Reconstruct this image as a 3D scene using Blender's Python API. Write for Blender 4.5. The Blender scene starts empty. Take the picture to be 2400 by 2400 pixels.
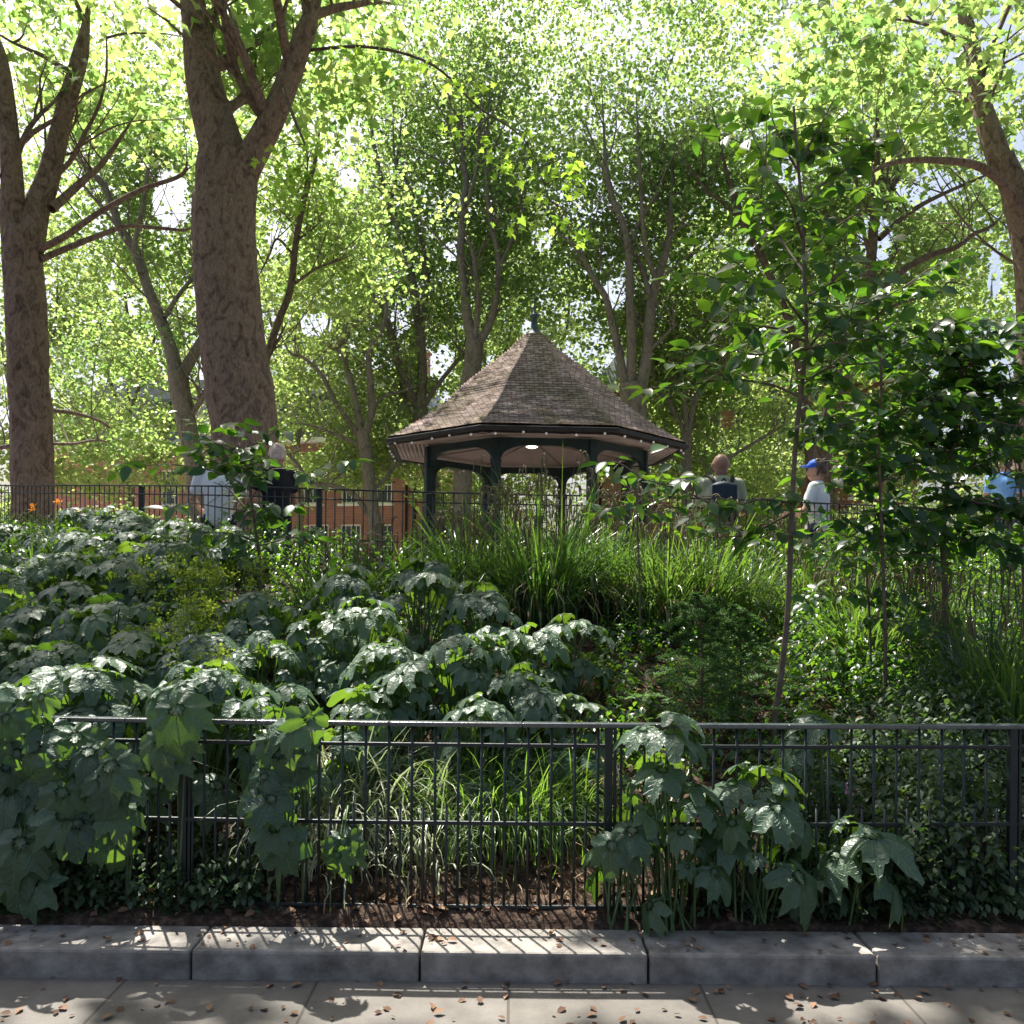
import bpy, bmesh, math, random
import numpy as np
from mathutils import Vector, Matrix
R_ = math.radians
random.seed(7)
rng = np.random.default_rng(7)
scene = bpy.context.scene
col = scene.collection

# ------------------------------------------------------------------ camera
F, HX, HY, EYE = 2000.0, 1200.0, 1350.0, 1.6
ROLL = R_(0.5)
cam_d = bpy.data.cameras.new("camera")
cam = bpy.data.objects.new("camera", cam_d)
col.objects.link(cam)
cam.location = (0, 0, EYE)
cam.rotation_mode = 'QUATERNION'
cam.rotation_quaternion = Matrix.Rotation(ROLL, 4, 'Y').inverted().to_quaternion() @ Matrix.Rotation(R_(90), 4, 'X').to_quaternion()
cam_d.sensor_width = 36
cam_d.lens = 30
cam_d.shift_y = (HY - 1200) / 2400
cam_d.clip_end = 1000
cam_d.clip_start = 0.05
scene.camera = cam

def P(px, py, d):
    """a point seen at photo pixel (px,py) at depth d"""
    u, v = px - HX, HY - py
    c, s = math.cos(ROLL), math.sin(ROLL)
    x = c * u - s * v
    z = s * u + c * v
    return Vector((x * d / F, d, EYE + z * d / F))

def proj(X, Y, Z):
    x = X * F / Y; z = (Z - EYE) * F / Y
    c, s = math.cos(ROLL), math.sin(ROLL)
    return HX + c * x + s * z, HY - (-s * x + c * z)

# ------------------------------------------------------------------ light
SUN_AZ, SUN_EL = R_(-29), R_(62)
w = bpy.data.worlds.new("World"); scene.world = w; w.use_nodes = True
nt = w.node_tree; nt.nodes.clear()
sky = nt.nodes.new('ShaderNodeTexSky'); sky.sky_type = 'NISHITA'; sky.sun_disc = False
sky.sun_elevation = SUN_EL; sky.sun_rotation = SUN_AZ; sky.dust_density = 6.0; sky.air_density = 1.0
bg = nt.nodes.new('ShaderNodeBackground'); bg.inputs['Strength'].default_value = 0.085
wo = nt.nodes.new('ShaderNodeOutputWorld')
nt.links.new(sky.outputs[0], bg.inputs[0]); nt.links.new(bg.outputs[0], wo.inputs[0])
sd = bpy.data.lights.new("sun", 'SUN'); sd.energy = 5.0; sd.angle = R_(0.53); sd.color = (1.0, 0.95, 0.87)
sun = bpy.data.objects.new("sun", sd); col.objects.link(sun)
sdir = Vector((math.sin(SUN_AZ) * math.cos(SUN_EL), math.cos(SUN_AZ) * math.cos(SUN_EL), math.sin(SUN_EL)))
sun.rotation_euler = sdir.to_track_quat('Z', 'Y').to_euler()
scene.view_settings.view_transform = 'Standard'
scene.view_settings.look = 'None'
scene.view_settings.gamma = 1
scene.view_settings.exposure = 1.4
scene.cycles.max_bounces = 8
scene.cycles.diffuse_bounces = 4
scene.cycles.transmission_bounces = 6

# ------------------------------------------------------------------ materials
def new_mat(name):
    m = bpy.data.materials.new(name); m.use_nodes = True
    m.node_tree.nodes.clear()
    return m, m.node_tree
def N(nt, t, **kw):
    n = nt.nodes.new(t)
    for k, v in kw.items(): setattr(n, k, v)
    return n
def ramp(nt, fac, stops):
    r = N(nt, 'ShaderNodeValToRGB')
    e = r.color_ramp.elements
    while len(e) < len(stops): e.new(0.5)
    for i, (p, c) in enumerate(stops):
        e[i].position = p; e[i].color = (*c, 1)
    nt.links.new(fac, r.inputs[0])
    return r.outputs[0]
def noise(nt, scale, detail=4, coord='Object', dist=0.0, rough=.55, stretch=None):
    tc = N(nt, 'ShaderNodeTexCoord'); n = N(nt, 'ShaderNodeTexNoise')
    n.inputs['Scale'].default_value = scale; n.inputs['Detail'].default_value = detail
    n.inputs['Distortion'].default_value = dist; n.inputs['Roughness'].default_value = rough
    if stretch:
        mp = N(nt, 'ShaderNodeMapping'); mp.inputs['Scale'].default_value = stretch
        nt.links.new(tc.outputs[coord], mp.inputs[0]); nt.links.new(mp.outputs[0], n.inputs[0])
    else:
        nt.links.new(tc.outputs[coord], n.inputs[0])
    return n.outputs[0]
def bump(nt, h, strength=.3, dist=.02):
    b = N(nt, 'ShaderNodeBump'); b.inputs['Strength'].default_value = strength; b.inputs['Distance'].default_value = dist
    nt.links.new(h, b.inputs['Height']); return b.outputs[0]
def plain(name, c, rough=.6, spec=.4, var=.25, scale=8, metallic=0, bmp=.15, emit=None, es=1):
    m, nt = new_mat(name)
    p = N(nt, 'ShaderNodeBsdfPrincipled'); o = N(nt, 'ShaderNodeOutputMaterial')
    n = noise(nt, scale, 6)
    cc = ramp(nt, n, [(.3, tuple(x * (1 - var) for x in c)), (.7, tuple(min(1, x * (1 + var)) for x in c))])
    nt.links.new(cc, p.inputs['Base Color'])
    p.inputs['Roughness'].default_value = rough; p.inputs['Specular IOR Level'].default_value = spec
    p.inputs['Metallic'].default_value = metallic
    if bmp: nt.links.new(bump(nt, noise(nt, scale * 5, 4), bmp, .01), p.inputs['Normal'])
    if emit: p.inputs['Emission Color'].default_value = (*emit, 1); p.inputs['Emission Strength'].default_value = es
    nt.links.new(p.outputs[0], o.inputs[0])
    return m
def leaf_mat(name, c0, c1, t0, t1, trans=.5, rough=.45, spec=.35, veins=0):
    m, nt = new_mat(name)
    at = N(nt, 'ShaderNodeAttribute', attribute_name='tint')
    cd = ramp(nt, at.outputs['Fac'], [(0, c0), (1, c1)])
    ct = ramp(nt, at.outputs['Fac'], [(0, t0), (1, t1)])
    p = N(nt, 'ShaderNodeBsdfPrincipled'); p.inputs['Roughness'].default_value = rough
    p.inputs['Specular IOR Level'].default_value = spec
    tr = N(nt, 'ShaderNodeBsdfTranslucent'); mx = N(nt, 'ShaderNodeMixShader'); mx.inputs[0].default_value = trans
    o = N(nt, 'ShaderNodeOutputMaterial')
    if veins:
        uv = N(nt, 'ShaderNodeUVMap'); sep = N(nt, 'ShaderNodeSeparateXYZ'); nt.links.new(uv.outputs[0], sep.inputs[0])
        # u = vein phase (0 at a vein, 1 between), v = radius
        vv = N(nt, 'ShaderNodeMath', operation='ADD'); nt.links.new(sep.outputs[1], vv.inputs[0]); vv.inputs[1].default_value = .16
        mul = N(nt, 'ShaderNodeMath', operation='MULTIPLY'); nt.links.new(sep.outputs[0], mul.inputs[0]); nt.links.new(vv.outputs[0], mul.inputs[1])
        ss = N(nt, 'ShaderNodeMapRange', interpolation_type='SMOOTHSTEP')
        ss.inputs[1].default_value = .015; ss.inputs[2].default_value = .06; ss.inputs[3].default_value = 1; ss.inputs[4].default_value = 0
        nt.links.new(mul.outputs[0], ss.inputs[0])
        cen = N(nt, 'ShaderNodeMapRange', interpolation_type='SMOOTHSTEP'); cen.inputs[1].default_value = .0; cen.inputs[2].default_value = .30
        nt.links.new(sep.outputs[1], cen.inputs[0])
        u2 = N(nt, 'ShaderNodeMath', operation='MULTIPLY_ADD'); nt.links.new(sep.outputs[0], u2.inputs[0]); u2.inputs[1].default_value = -.42; nt.links.new(sep.outputs[1], u2.inputs[2])
        u3 = N(nt, 'ShaderNodeMath', operation='MULTIPLY'); nt.links.new(u2.outputs[0], u3.inputs[0]); u3.inputs[1].default_value = 6.5
        u4 = N(nt, 'ShaderNodeMath', operation='PINGPONG'); nt.links.new(u3.outputs[0], u4.inputs[0]); u4.inputs[1].default_value = .5
        u5 = N(nt, 'ShaderNodeMapRange', interpolation_type='SMOOTHSTEP'); nt.links.new(u4.outputs[0], u5.inputs[0]); u5.inputs[1].default_value = .03; u5.inputs[2].default_value = .14; u5.inputs[3].default_value = .55; u5.inputs[4].default_value = 0
        u7 = N(nt, 'ShaderNodeMapRange', interpolation_type='SMOOTHSTEP'); nt.links.new(sep.outputs[1], u7.inputs[0]); u7.inputs[1].default_value = .34; u7.inputs[2].default_value = .55
        u8 = N(nt, 'ShaderNodeMath', operation='MULTIPLY'); nt.links.new(u5.outputs[0], u8.inputs[0]); nt.links.new(u7.outputs[0], u8.inputs[1])
        u6 = N(nt, 'ShaderNodeMath', operation='MAXIMUM'); nt.links.new(ss.outputs[0], u6.inputs[0]); nt.links.new(u8.outputs[0], u6.inputs[1]); ss = u6
        sm = N(nt, 'ShaderNodeMath', operation='MULTIPLY'); nt.links.new(ss.outputs[0], sm.inputs[0]); nt.links.new(cen.outputs[0], sm.inputs[1]); ss = sm
        mixc = N(nt, 'ShaderNodeMix', data_type='RGBA'); nt.links.new(ss.outputs[0], mixc.inputs[0])
        nt.links.new(cd, mixc.inputs[6]); mixc.inputs[7].default_value = (c1[0] * 1.5 + .02, c1[1] * 1.4 + .02, c1[2] * 1.2 + .01, 1)
        cd = mixc.outputs[2]
        wv = N(nt, 'ShaderNodeTexNoise'); wv.inputs['Scale'].default_value = 40; 
        tc = N(nt, 'ShaderNodeTexCoord'); nt.links.new(tc.outputs['Object'], wv.inputs[0])
        ad = N(nt, 'ShaderNodeMath', operation='SUBTRACT'); nt.links.new(wv.outputs[0], ad.inputs[0]); nt.links.new(ss.outputs[0], ad.inputs[1])
        nb = bump(nt, ad.outputs[0], .7, .008)
        nt.links.new(nb, p.inputs['Normal'])
    nt.links.new(cd, p.inputs['Base Color']); nt.links.new(ct, tr.inputs[0])
    nt.links.new(p.outputs[0], mx.inputs[1]); nt.links.new(tr.outputs[0], mx.inputs[2]); nt.links.new(mx.outputs[0], o.inputs[0])
    return m

def bark_mat(name, cols, scale=3.0):
    m, nt = new_mat(name)
    p = N(nt, 'ShaderNodeBsdfPrincipled'); o = N(nt, 'ShaderNodeOutputMaterial')
    n1 = noise(nt, scale * 1.5, 8, dist=1.3, stretch=(1.5, 1.5, .8), rough=.68)
    c = ramp(nt, n1, [(.30, cols[0]), (.44, cols[1]), (.55, cols[2]), (.64, cols[1]), (.74, cols[3])])
    n2 = noise(nt, scale * 14, 6, stretch=(1, 1, .35))
    c2 = ramp(nt, n2, [(.3, (.55, .55, .55)), (.7, (1, 1, 1))])
    mx = N(nt, 'ShaderNodeMix', data_type='RGBA', blend_type='MULTIPLY'); mx.inputs[0].default_value = .8
    nt.links.new(c, mx.inputs[6]); nt.links.new(c2, mx.inputs[7])
    nt.links.new(mx.outputs[2], p.inputs['Base Color'])
    ad = N(nt, 'ShaderNodeMath', operation='ADD'); nt.links.new(n1, ad.inputs[0]); nt.links.new(n2, ad.inputs[1])
    nt.links.new(bump(nt, ad.outputs[0], .9, .05), p.inputs['Normal'])
    p.inputs['Roughness'].default_value = .85; p.inputs['Specular IOR Level'].default_value = .2
    nt.links.new(p.outputs[0], o.inputs[0])
    return m
M = {}
M['plane_leaf'] = leaf_mat('plane_leaf', (.04, .08, .04), (.09, .14, .05), (.23, .41, .10), (.52, .65, .18), .62, .38, .5)
M['far_leaf'] = leaf_mat('far_leaf', (.06, .11, .045), (.13, .18, .06), (.26, .42, .10), (.55, .66, .20), .58, .42, .45)
M['bright_leaf'] = leaf_mat('bright_leaf', (.07, .14, .03), (.11, .19, .035), (.30, .50, .05), (.42, .66, .07), .6, .5, .3)
M['big_leaf'] = leaf_mat('big_leaf', (.032, .070, .045), (.070, .125, .072), (.12, .28, .02), (.30, .50, .04), .28, .42, .6, veins=1)
M['ovate_leaf'] = leaf_mat('ovate_leaf', (.02, .055, .028), (.045, .095, .038), (.10, .28, .02), (.34, .60, .03), .36, .34, .5)
M['sedge'] = leaf_mat('sedge', (.025, .06, .025), (.09, .145, .055), (.08, .22, .02), (.30, .48, .06), .36, .30, .7)
M['grass'] = leaf_mat('grass', (.05, .11, .025), (.12, .2, .05), (.16, .38, .03), (.36, .56, .07), .40, .35, .6)
M['pale_grass'] = leaf_mat('pale_grass', (.10, .15, .07), (.50, .50, .40), (.2, .35, .05), (.5, .55, .3), .32, .35, .7)
M['nettle'] = leaf_mat('nettle', (.04, .07, .04), (.085, .125, .06), (.08, .18, .03), (.18, .3, .05), .3, .5, .35)
M['yew'] = leaf_mat('yew', (.03, .085, .03), (.07, .15, .05), (.08, .22, .03), (.2, .4, .05), .3, .5, .4)
M['lime_flower'] = leaf_mat('lime_flower', (.14, .2, .02), (.28, .33, .04), (.3, .45, .03), (.45, .55, .05), .4, .6, .2)
M['seed'] = leaf_mat('seed', (.10, .085, .05), (.24, .19, .11), (.2, .17, .07), (.35, .3, .14), .3, .6, .3)
M['litter'] = leaf_mat('litter', (.06, .03, .02), (.26, .16, .10), (.1, .05, .02), (.2, .1, .04), .15, .7, .2)
M['dead_blade'] = leaf_mat('dead_blade', (.18, .12, .07), (.4, .3, .18), (.2, .14, .06), (.3, .2, .1), .2, .6, .3)
M['orange_petal'] = leaf_mat('orange_petal', (.7, .18, .02), (.8, .35, .03), (.8, .25, .02), (.9, .4, .04), .5, .5, .2)
M['pink_petal'] = leaf_mat('pink_petal', (.5, .2, .4), (.65, .35, .55), (.5, .2, .4), (.65, .35, .55), .4, .5, .2)
M['bark'] = bark_mat('plane_bark', [(.07, .045, .035), (.13, .095, .075), (.20, .155, .12), (.33, .28, .19)])
M['bark_red'] = bark_mat('old_plane_bark', [(.075, .05, .042), (.20, .14, .115), (.33, .245, .20), (.50, .40, .27)])
M['bark_far'] = bark_mat('grey_plane_bark', [(.12, .10, .08), (.20, .175, .14), (.28, .25, .20), (.40, .37, .29)], 2)
M['twig'] = plain('twig', (.09, .07, .05), .8, .2)
M['sapling_bark'] = plain('sapling_bark', (.13, .10, .075), .7, .3, .4, 20)
M['stem'] = plain('green_stem', (.08, .13, .05), .5, .4, .4)
M['stem_brown'] = plain('brown_stem', (.12, .08, .05), .6, .3)
M['fence'] = plain('fence_paint', (.009, .016, .018), .46, .5, .35, 30)
M['sunlit_rail'] = plain('sunlit_rail_paint', (.05, .06, .065), .25, 1.0, .4, 25)  # lighter, glossier fence paint: sun on the top rail put into the colour
M['green_paint'] = plain('dark_green_paint', (.007, .021, .024), .55, .3, .25, 6)
M['gutter'] = plain('black_gutter', (.012, .010, .012), .6, .3, .4, 12)
M['lead'] = plain('lead_cap', (.035, .065, .085), .55, .4, .3, 10)
M['soil'] = plain('soil', (.045, .03, .022), .95, .1, .5, 12, bmp=.8)
M['gravel'] = plain('gravel', (.38, .33, .28), .9, .2, .3, 20, bmp=.5)
M['pavement'] = None
M['stone'] = plain('kerb_stone', (.22, .205, .185), .9, .2, .5, 9, bmp=.6)
M['white_paint'] = plain('white_window_paint', (.78, .77, .74), .5, .4, .06, 5, bmp=0)
M['slate'] = plain('slate', (.10, .115, .14), .6, .4, .3, 3)
M['bulb'] = plain('bulb_glass', (.8, .8, .82), .15, .7, .03, 5, bmp=0)
M['cable'] = plain('cable', (.012, .012, .012), .6, .3)
M['lamp'] = plain('lamp_diffuser', (.9, .88, .8), .4, .4, .02, 5, bmp=0, emit=(1, .9, .68), es=3.5)
M['skin'] = plain('skin', (.40, .23, .17), .55, .35, .12, 6, bmp=.05)
M['skin_dark'] = plain('tanned_skin', (.27, .145, .105), .5, .4, .12, 6, bmp=.05)
M['shirt_sage'] = plain('sage_cotton', (.36, .37, .28), .9, .15, .08, 10, bmp=.2)
M['shirt_white'] = plain('white_cotton', (.72, .74, .80), .9, .15, .05, 10, bmp=.2)
M['shirt_black'] = plain('black_cotton', (.018, .018, .024), .9, .15, .2, 10, bmp=.2)
M['shirt_blue'] = plain('blue_cotton', (.18, .36, .72), .9, .15, .1, 10, bmp=.2)
M['trousers'] = plain('dark_trousers', (.03, .035, .05), .9, .15, .2, 10, bmp=.2)
M['hair_blonde'] = plain('ash_hair', (.55, .42, .36), .5, .5, .25, 60, bmp=.4)
M['hair_brown'] = plain('brown_hair', (.07, .04, .03), .5, .5, .25, 60, bmp=.4)
M['cap_blue'] = plain('blue_cap', (.02, .10, .55), .7, .3, .1, 10)
M['bag'] = plain('navy_nylon', (.018, .03, .055), .7, .4, .25, 12)
M['bag_strap'] = plain('black_webbing', (.015, .016, .017), .8, .3, .25, 12)
M['leather'] = plain('shoe_leather', (.05, .04, .035), .5, .4)

def brick_mat(name, c1, c2, mortar, sx=1):
    m, nt = new_mat(name)
    tc = N(nt, 'ShaderNodeTexCoord'); mp = N(nt, 'ShaderNodeMapping')
    nt.links.new(tc.outputs['Object'], mp.inputs[0]); mp.inputs['Rotation'].default_value = (R_(90), 0, 0)
    b = N(nt, 'ShaderNodeTexBrick'); nt.links.new(mp.outputs[0], b.inputs[0])
    b.inputs['Scale'].default_value = 1.0; b.inputs['Brick Width'].default_value = .225; b.inputs['Row Height'].default_value = .075
    b.inputs['Mortar Size'].default_value = .008
    b.inputs['Color1'].default_value = (*c1, 1); b.inputs['Color2'].default_value = (*c2, 1); b.inputs['Mortar'].default_value = (*mortar, 1)
    n = noise(nt, .8, 5); cc = ramp(nt, n, [(.3, (.75, .75, .75)), (.7, (1.1, 1.05, 1.0))])
    mx = N(nt, 'ShaderNodeMix', data_type='RGBA', blend_type='MULTIPLY'); mx.inputs[0].default_value = 1
    nt.links.new(b.outputs[0], mx.inputs[6]); nt.links.new(cc, mx.inputs[7])
    p = N(nt, 'ShaderNodeBsdfPrincipled'); o = N(nt, 'ShaderNodeOutputMaterial')
    nt.links.new(mx.outputs[2], p.inputs['Base Color']); p.inputs['Roughness'].default_value = .9
    nt.links.new(p.outputs[0], o.inputs[0]); return m
M['brick'] = brick_mat('red_brick', (.36, .145, .115), (.28, .11, .09), (.36, .28, .25))
M['glass'] = plain('window_glass', (.05, .065, .08), .12, .8, .2, 1, bmp=0)

# ------------------------------------------------------------------ object helpers
def link(o, parent=None):
    col.objects.link(o)
    if parent is not None: o.parent = parent
    return o
def tag(o, label=None, cat=None, group=None, kind=None):
    if label: o['label'] = label
    if cat: o['category'] = cat
    if group: o['group'] = group
    if kind: o['kind'] = kind
    return o
def empty(name, loc, label, cat, group=None):
    o = bpy.data.objects.new(name, None); o.location = loc; o.empty_display_size = .2
    link(o); return tag(o, label, cat, group)
def mesh_np(name, V, quads=None, tris=None, mat=None, parent=None, tint=None, uv=None, smooth=True, origin=None):
    """one mesh object from numpy arrays; V is in world space, moved to origin"""
    V = np.asarray(V, dtype=np.float64)
    if parent is not None: o0 = np.array(parent.matrix_world_loc if hasattr(parent, 'matrix_world_loc') else wloc(parent))
    elif origin is not None: o0 = np.array(origin)
    else: o0 = np.zeros(3)
    V = V - o0
    me = bpy.data.meshes.new(name)
    nq = 0 if quads is None else len(quads); ntr = 0 if tris is None else len(tris)
    me.vertices.add(len(V)); me.vertices.foreach_set('co', V.astype(np.float32).ravel())
    loops = []
    if nq: loops.append(np.asarray(quads, dtype=np.int32).ravel())
    if ntr: loops.append(np.asarray(tris, dtype=np.int32).ravel())
    L = np.concatenate(loops)
    me.loops.add(len(L)); me.loops.foreach_set('vertex_index', L)
    me.polygons.add(nq + ntr)
    st = np.concatenate([np.arange(nq) * 4, nq * 4 + np.arange(ntr) * 3]).astype(np.int32)
    me.polygons.foreach_set('loop_start', st)
    if smooth: me.polygons.foreach_set('use_smooth', np.ones(nq + ntr, dtype=bool))
    if tint is not None:
        a = me.attributes.new('tint', 'FLOAT', 'POINT'); a.data.foreach_set('value', np.asarray(tint, dtype=np.float32))
    if uv is not None:
        u = me.uv_layers.new(name='UVMap'); u.data.foreach_set('uv', np.asarray(uv, dtype=np.float32)[L].ravel())
    me.update(calc_edges=True); me.validate()
    if mat: me.materials.append(mat)
    o = bpy.data.objects.new(name, me)
    if parent is None and origin is not None: o.location = origin
    return link(o, parent)
def wloc(o):
    v = Vector(o.location)
    while o.parent is not None:
        o = o.parent; v = v + Vector(o.location)
    return tuple(v)

def rotm(nrm, tip):
    """rows->columns: local x = side, y = tip, z = normal"""
    n = nrm / np.linalg.norm(nrm, axis=1, keepdims=True)
    t = tip - (tip * n).sum(1, keepdims=True) * n
    t /= np.linalg.norm(t, axis=1, keepdims=True) + 1e-9
    s = np.cross(t, n)
    return np.stack([s, t, n], axis=2)
def scatter(T, faces4, faces3, pos, Rm, sc):
    """copies of template T at pos, with rotation and scale"""
    n, k = len(pos), len(T)
    sc = np.asarray(sc)
    if sc.ndim == 1: sc = sc[:, None]
    V = np.einsum('nij,nkj->nki', Rm, T[None] * sc[:, None, :]) + pos[:, None]
    off = (np.arange(n) * k)[:, None, None]
    q = (np.asarray(faces4)[None] + off).reshape(-1, 4) if faces4 is not None and len(faces4) else None
    t = (np.asarray(faces3)[None] + off).reshape(-1, 3) if faces3 is not None and len(faces3) else None
    return V.reshape(-1, 3), q, t
class Acc:
    def __init__(s): s.V = []; s.q = []; s.t = []; s.ti = []; s.uv = []; s.n = 0
    def add(s, V, q=None, t=None, tint=0.5, uv=None):
        V = np.asarray(V); s.V.append(V)
        if q is not None and len(q): s.q.append(np.asarray(q) + s.n)
        if t is not None and len(t): s.t.append(np.asarray(t) + s.n)
        s.ti.append(np.broadcast_to(np.asarray(tint, dtype=float), (len(V),)))
        s.uv.append(uv if uv is not None else np.zeros((len(V), 2)))
        s.n += len(V)
    def build(s, name, mat, parent=None, smooth=True, origin=None):
        if not s.V: return None
        return mesh_np(name, np.concatenate(s.V), np.concatenate(s.q) if s.q else None, np.concatenate(s.t) if s.t else None,
                       mat, parent, np.concatenate(s.ti), np.concatenate(s.uv), smooth, origin)

def spline(pts, n=6):
    p = [np.array(q, dtype=float) for q in pts]
    if len(p) < 3: 
        return np.array([p[0] + (p[-1] - p[0]) * t for t in np.linspace(0, 1, n + 1)])
    p = [2 * p[0] - p[1]] + p + [2 * p[-1] - p[-2]]
    out = []
    for i in range(1, len(p) - 2):
        for t in np.linspace(0, 1, n, endpoint=False):
            out.append(.5 * ((2 * p[i]) + (-p[i-1] + p[i+1]) * t + (2*p[i-1] - 5*p[i] + 4*p[i+1] - p[i+2]) * t*t + (-p[i-1] + 3*p[i] - 3*p[i+1] + p[i+2]) * t**3))
    out.append(p[-2])
    return np.array(out)
def tube(acc, pts, rad, k=8, lump=0.0, tint=.5, cap=True, knobs=0):
    pts = np.asarray(pts, dtype=float); n = len(pts)
    rad = np.asarray(rad, dtype=float) if np.ndim(rad) else np.full(n, rad)
    d = np.gradient(pts, axis=0); d /= np.linalg.norm(d, axis=1, keepdims=True) + 1e-9
    ref = np.array([0.0, 1.0, 0.0]) if abs(d[0][1]) < .8 else np.array([1.0, 0, 0])
    a = np.cross(d, ref); a /= np.linalg.norm(a, axis=1, keepdims=True) + 1e-9
    b = np.cross(d, a)
    th = np.linspace(0, 2 * np.pi, k, endpoint=False)
    r = rad[:, None] * np.ones((1, k))
    if lump:
        ph = rng.uniform(0, 6.28, 4)
        z = np.arange(n)[:, None] / 3.0
        r = r * (1 + lump * (np.sin(th[None] * 2 + z * .5 + ph[0]) * .5 + np.sin(th[None] * 3 - z * .9 + ph[1]) * .35 + np.sin(th[None] * 5 + z * 1.7 + ph[2]) * .2 + rng.normal(0, .12, (n, k))))
    if knobs:
        kr = np.random.default_rng(knobs)
        i_ = np.arange(n)[:, None] / n; T_ = th[None]
        for _ in range(46):
            a_, b_ = kr.uniform(0, 1), kr.uniform(0, 2 * np.pi); dT = np.abs((T_ - b_ + np.pi) % (2 * np.pi) - np.pi)
            sg = kr.uniform(.012, .05); r = r * (1 + kr.uniform(-.06, .10) * np.exp(-((i_ - a_) / sg) ** 2 - (dT / kr.uniform(.2, .6)) ** 2))
        r = r * (1 + .018 * np.sin(T_ * 11 + 3 * np.sin(i_ * 22)) + kr.normal(0, .007, r.shape))
    V = pts[:, None] + r[..., None] * (np.cos(th)[None, :, None] * a[:, None] + np.sin(th)[None, :, None] * b[:, None])
    i = np.arange(n - 1)[:, None] * k; j = np.arange(k)[None]; j2 = (j + 1) % k
    q = np.stack([i + j, i + j2, i + k + j2, i + k + j], axis=2).reshape(-1, 4)
    V = V.reshape(-1, 3); t = None
    if cap:
        V = np.vstack([V, pts[-1:], pts[:1]]); e = (n - 1) * k
        t = np.concatenate([np.stack([e + j[0], e + j2[0], np.full(k, n * k)], 1), np.stack([j2[0], j[0], np.full(k, n * k + 1)], 1)])
    acc.add(V, q, t, tint)
def bm_obj(name, bm, mat, parent=None, smooth=False, bevel=0, origin=None):
    me = bpy.data.meshes.new(name)
    if parent is not None: bm.transform(Matrix.Translation(-Vector(wloc(parent))))
    elif origin is not None: bm.transform(Matrix.Translation(-Vector(origin)))
    bmesh.ops.recalc_face_normals(bm, faces=bm.faces)
    bm.to_mesh(me); bm.free()
    if smooth:
        for f in me.polygons: f.use_smooth = True
    me.materials.append(mat)
    o = bpy.data.objects.new(name, me)
    if parent is None and origin is not None: o.location = origin
    link(o, parent)
    if bevel:
        b = o.modifiers.new('bevel', 'BEVEL'); b.width = bevel; b.segments = 2
    return o
def box(bm, c, s, rot=None):
    m = Matrix.Translation(Vector(c))
    if rot is not None: m = m @ rot.to_4x4()
    m = m @ Matrix.Diagonal((*s, 1))
    bmesh.ops.create_cube(bm, size=1, matrix=m)
def beam(bm, a, b, w, h):
    """box from a to b, w wide (horizontal), h high"""
    a, b = Vector(a), Vector(b); d = b - a
    q = d.to_track_quat('X', 'Z').to_matrix()
    box(bm, (a + b) / 2, (d.length, w, h), q)

# ------------------------------------------------------------------ ground
RING = [(-500, 17.5), (-200, 13.4), (0, 11.4), (300, 9.8), (500, 9.0), (800, 8.4), (1150, 8.25), (1500, 8.5), (1800, 9.2), (2100, 10.2), (2400, 11.7), (2600, 13.0), (2900, 16.0)]
RY = [(-500, 1137), (-200, 1136), (0, 1136), (300, 1136), (500, 1137), (640, 1140), (900, 1149), (1150, 1156), (1500, 1162), (1800, 1172), (2100, 1186), (2400, 1200), (2600, 1206), (2900, 1215)]
def ring_pts(n=400):
    xs = np.linspace(-500, 2900, n)
    rx, rd = zip(*RING); yx, yy = zip(*RY)
    sp = spline([(a, b, 0) for a, b in RING], 30)
    d = np.interp(xs, sp[:, 0], sp[:, 1]); y = np.interp(xs, yx, yy)
    return np.array([P(a, c, b) for a, b, c in zip(xs, d, y)])
ringP = ring_pts()
def ring_depth(x):
    return np.interp(x, ringP[:, 0], ringP[:, 1])
def ring_top(x):
    return np.interp(x, ringP[:, 0], ringP[:, 2])
TERR = 1.2
def ground_z(x, y):
    x = np.asarray(x, dtype=float); y = np.asarray(y, dtype=float)
    rd = ring_depth(x); zt = ring_top(x) - .72
    t = np.clip((y - 3.62) / (rd - 3.62), 0, 1)
    bank = .13 + (zt - .13) * (t ** .95)
    beyond = np.clip((y - rd - .25) / .8, 0, 1)
    beyond = beyond * beyond * (3 - 2 * beyond)
    z = bank * (1 - beyond) + TERR * beyond
    z = np.where(y < 3.6, 0.0, z)
    far = np.clip((y - 27) / 10, 0, 1)
    z = z * (1 - far) + 0.0 * far
    return z
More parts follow.
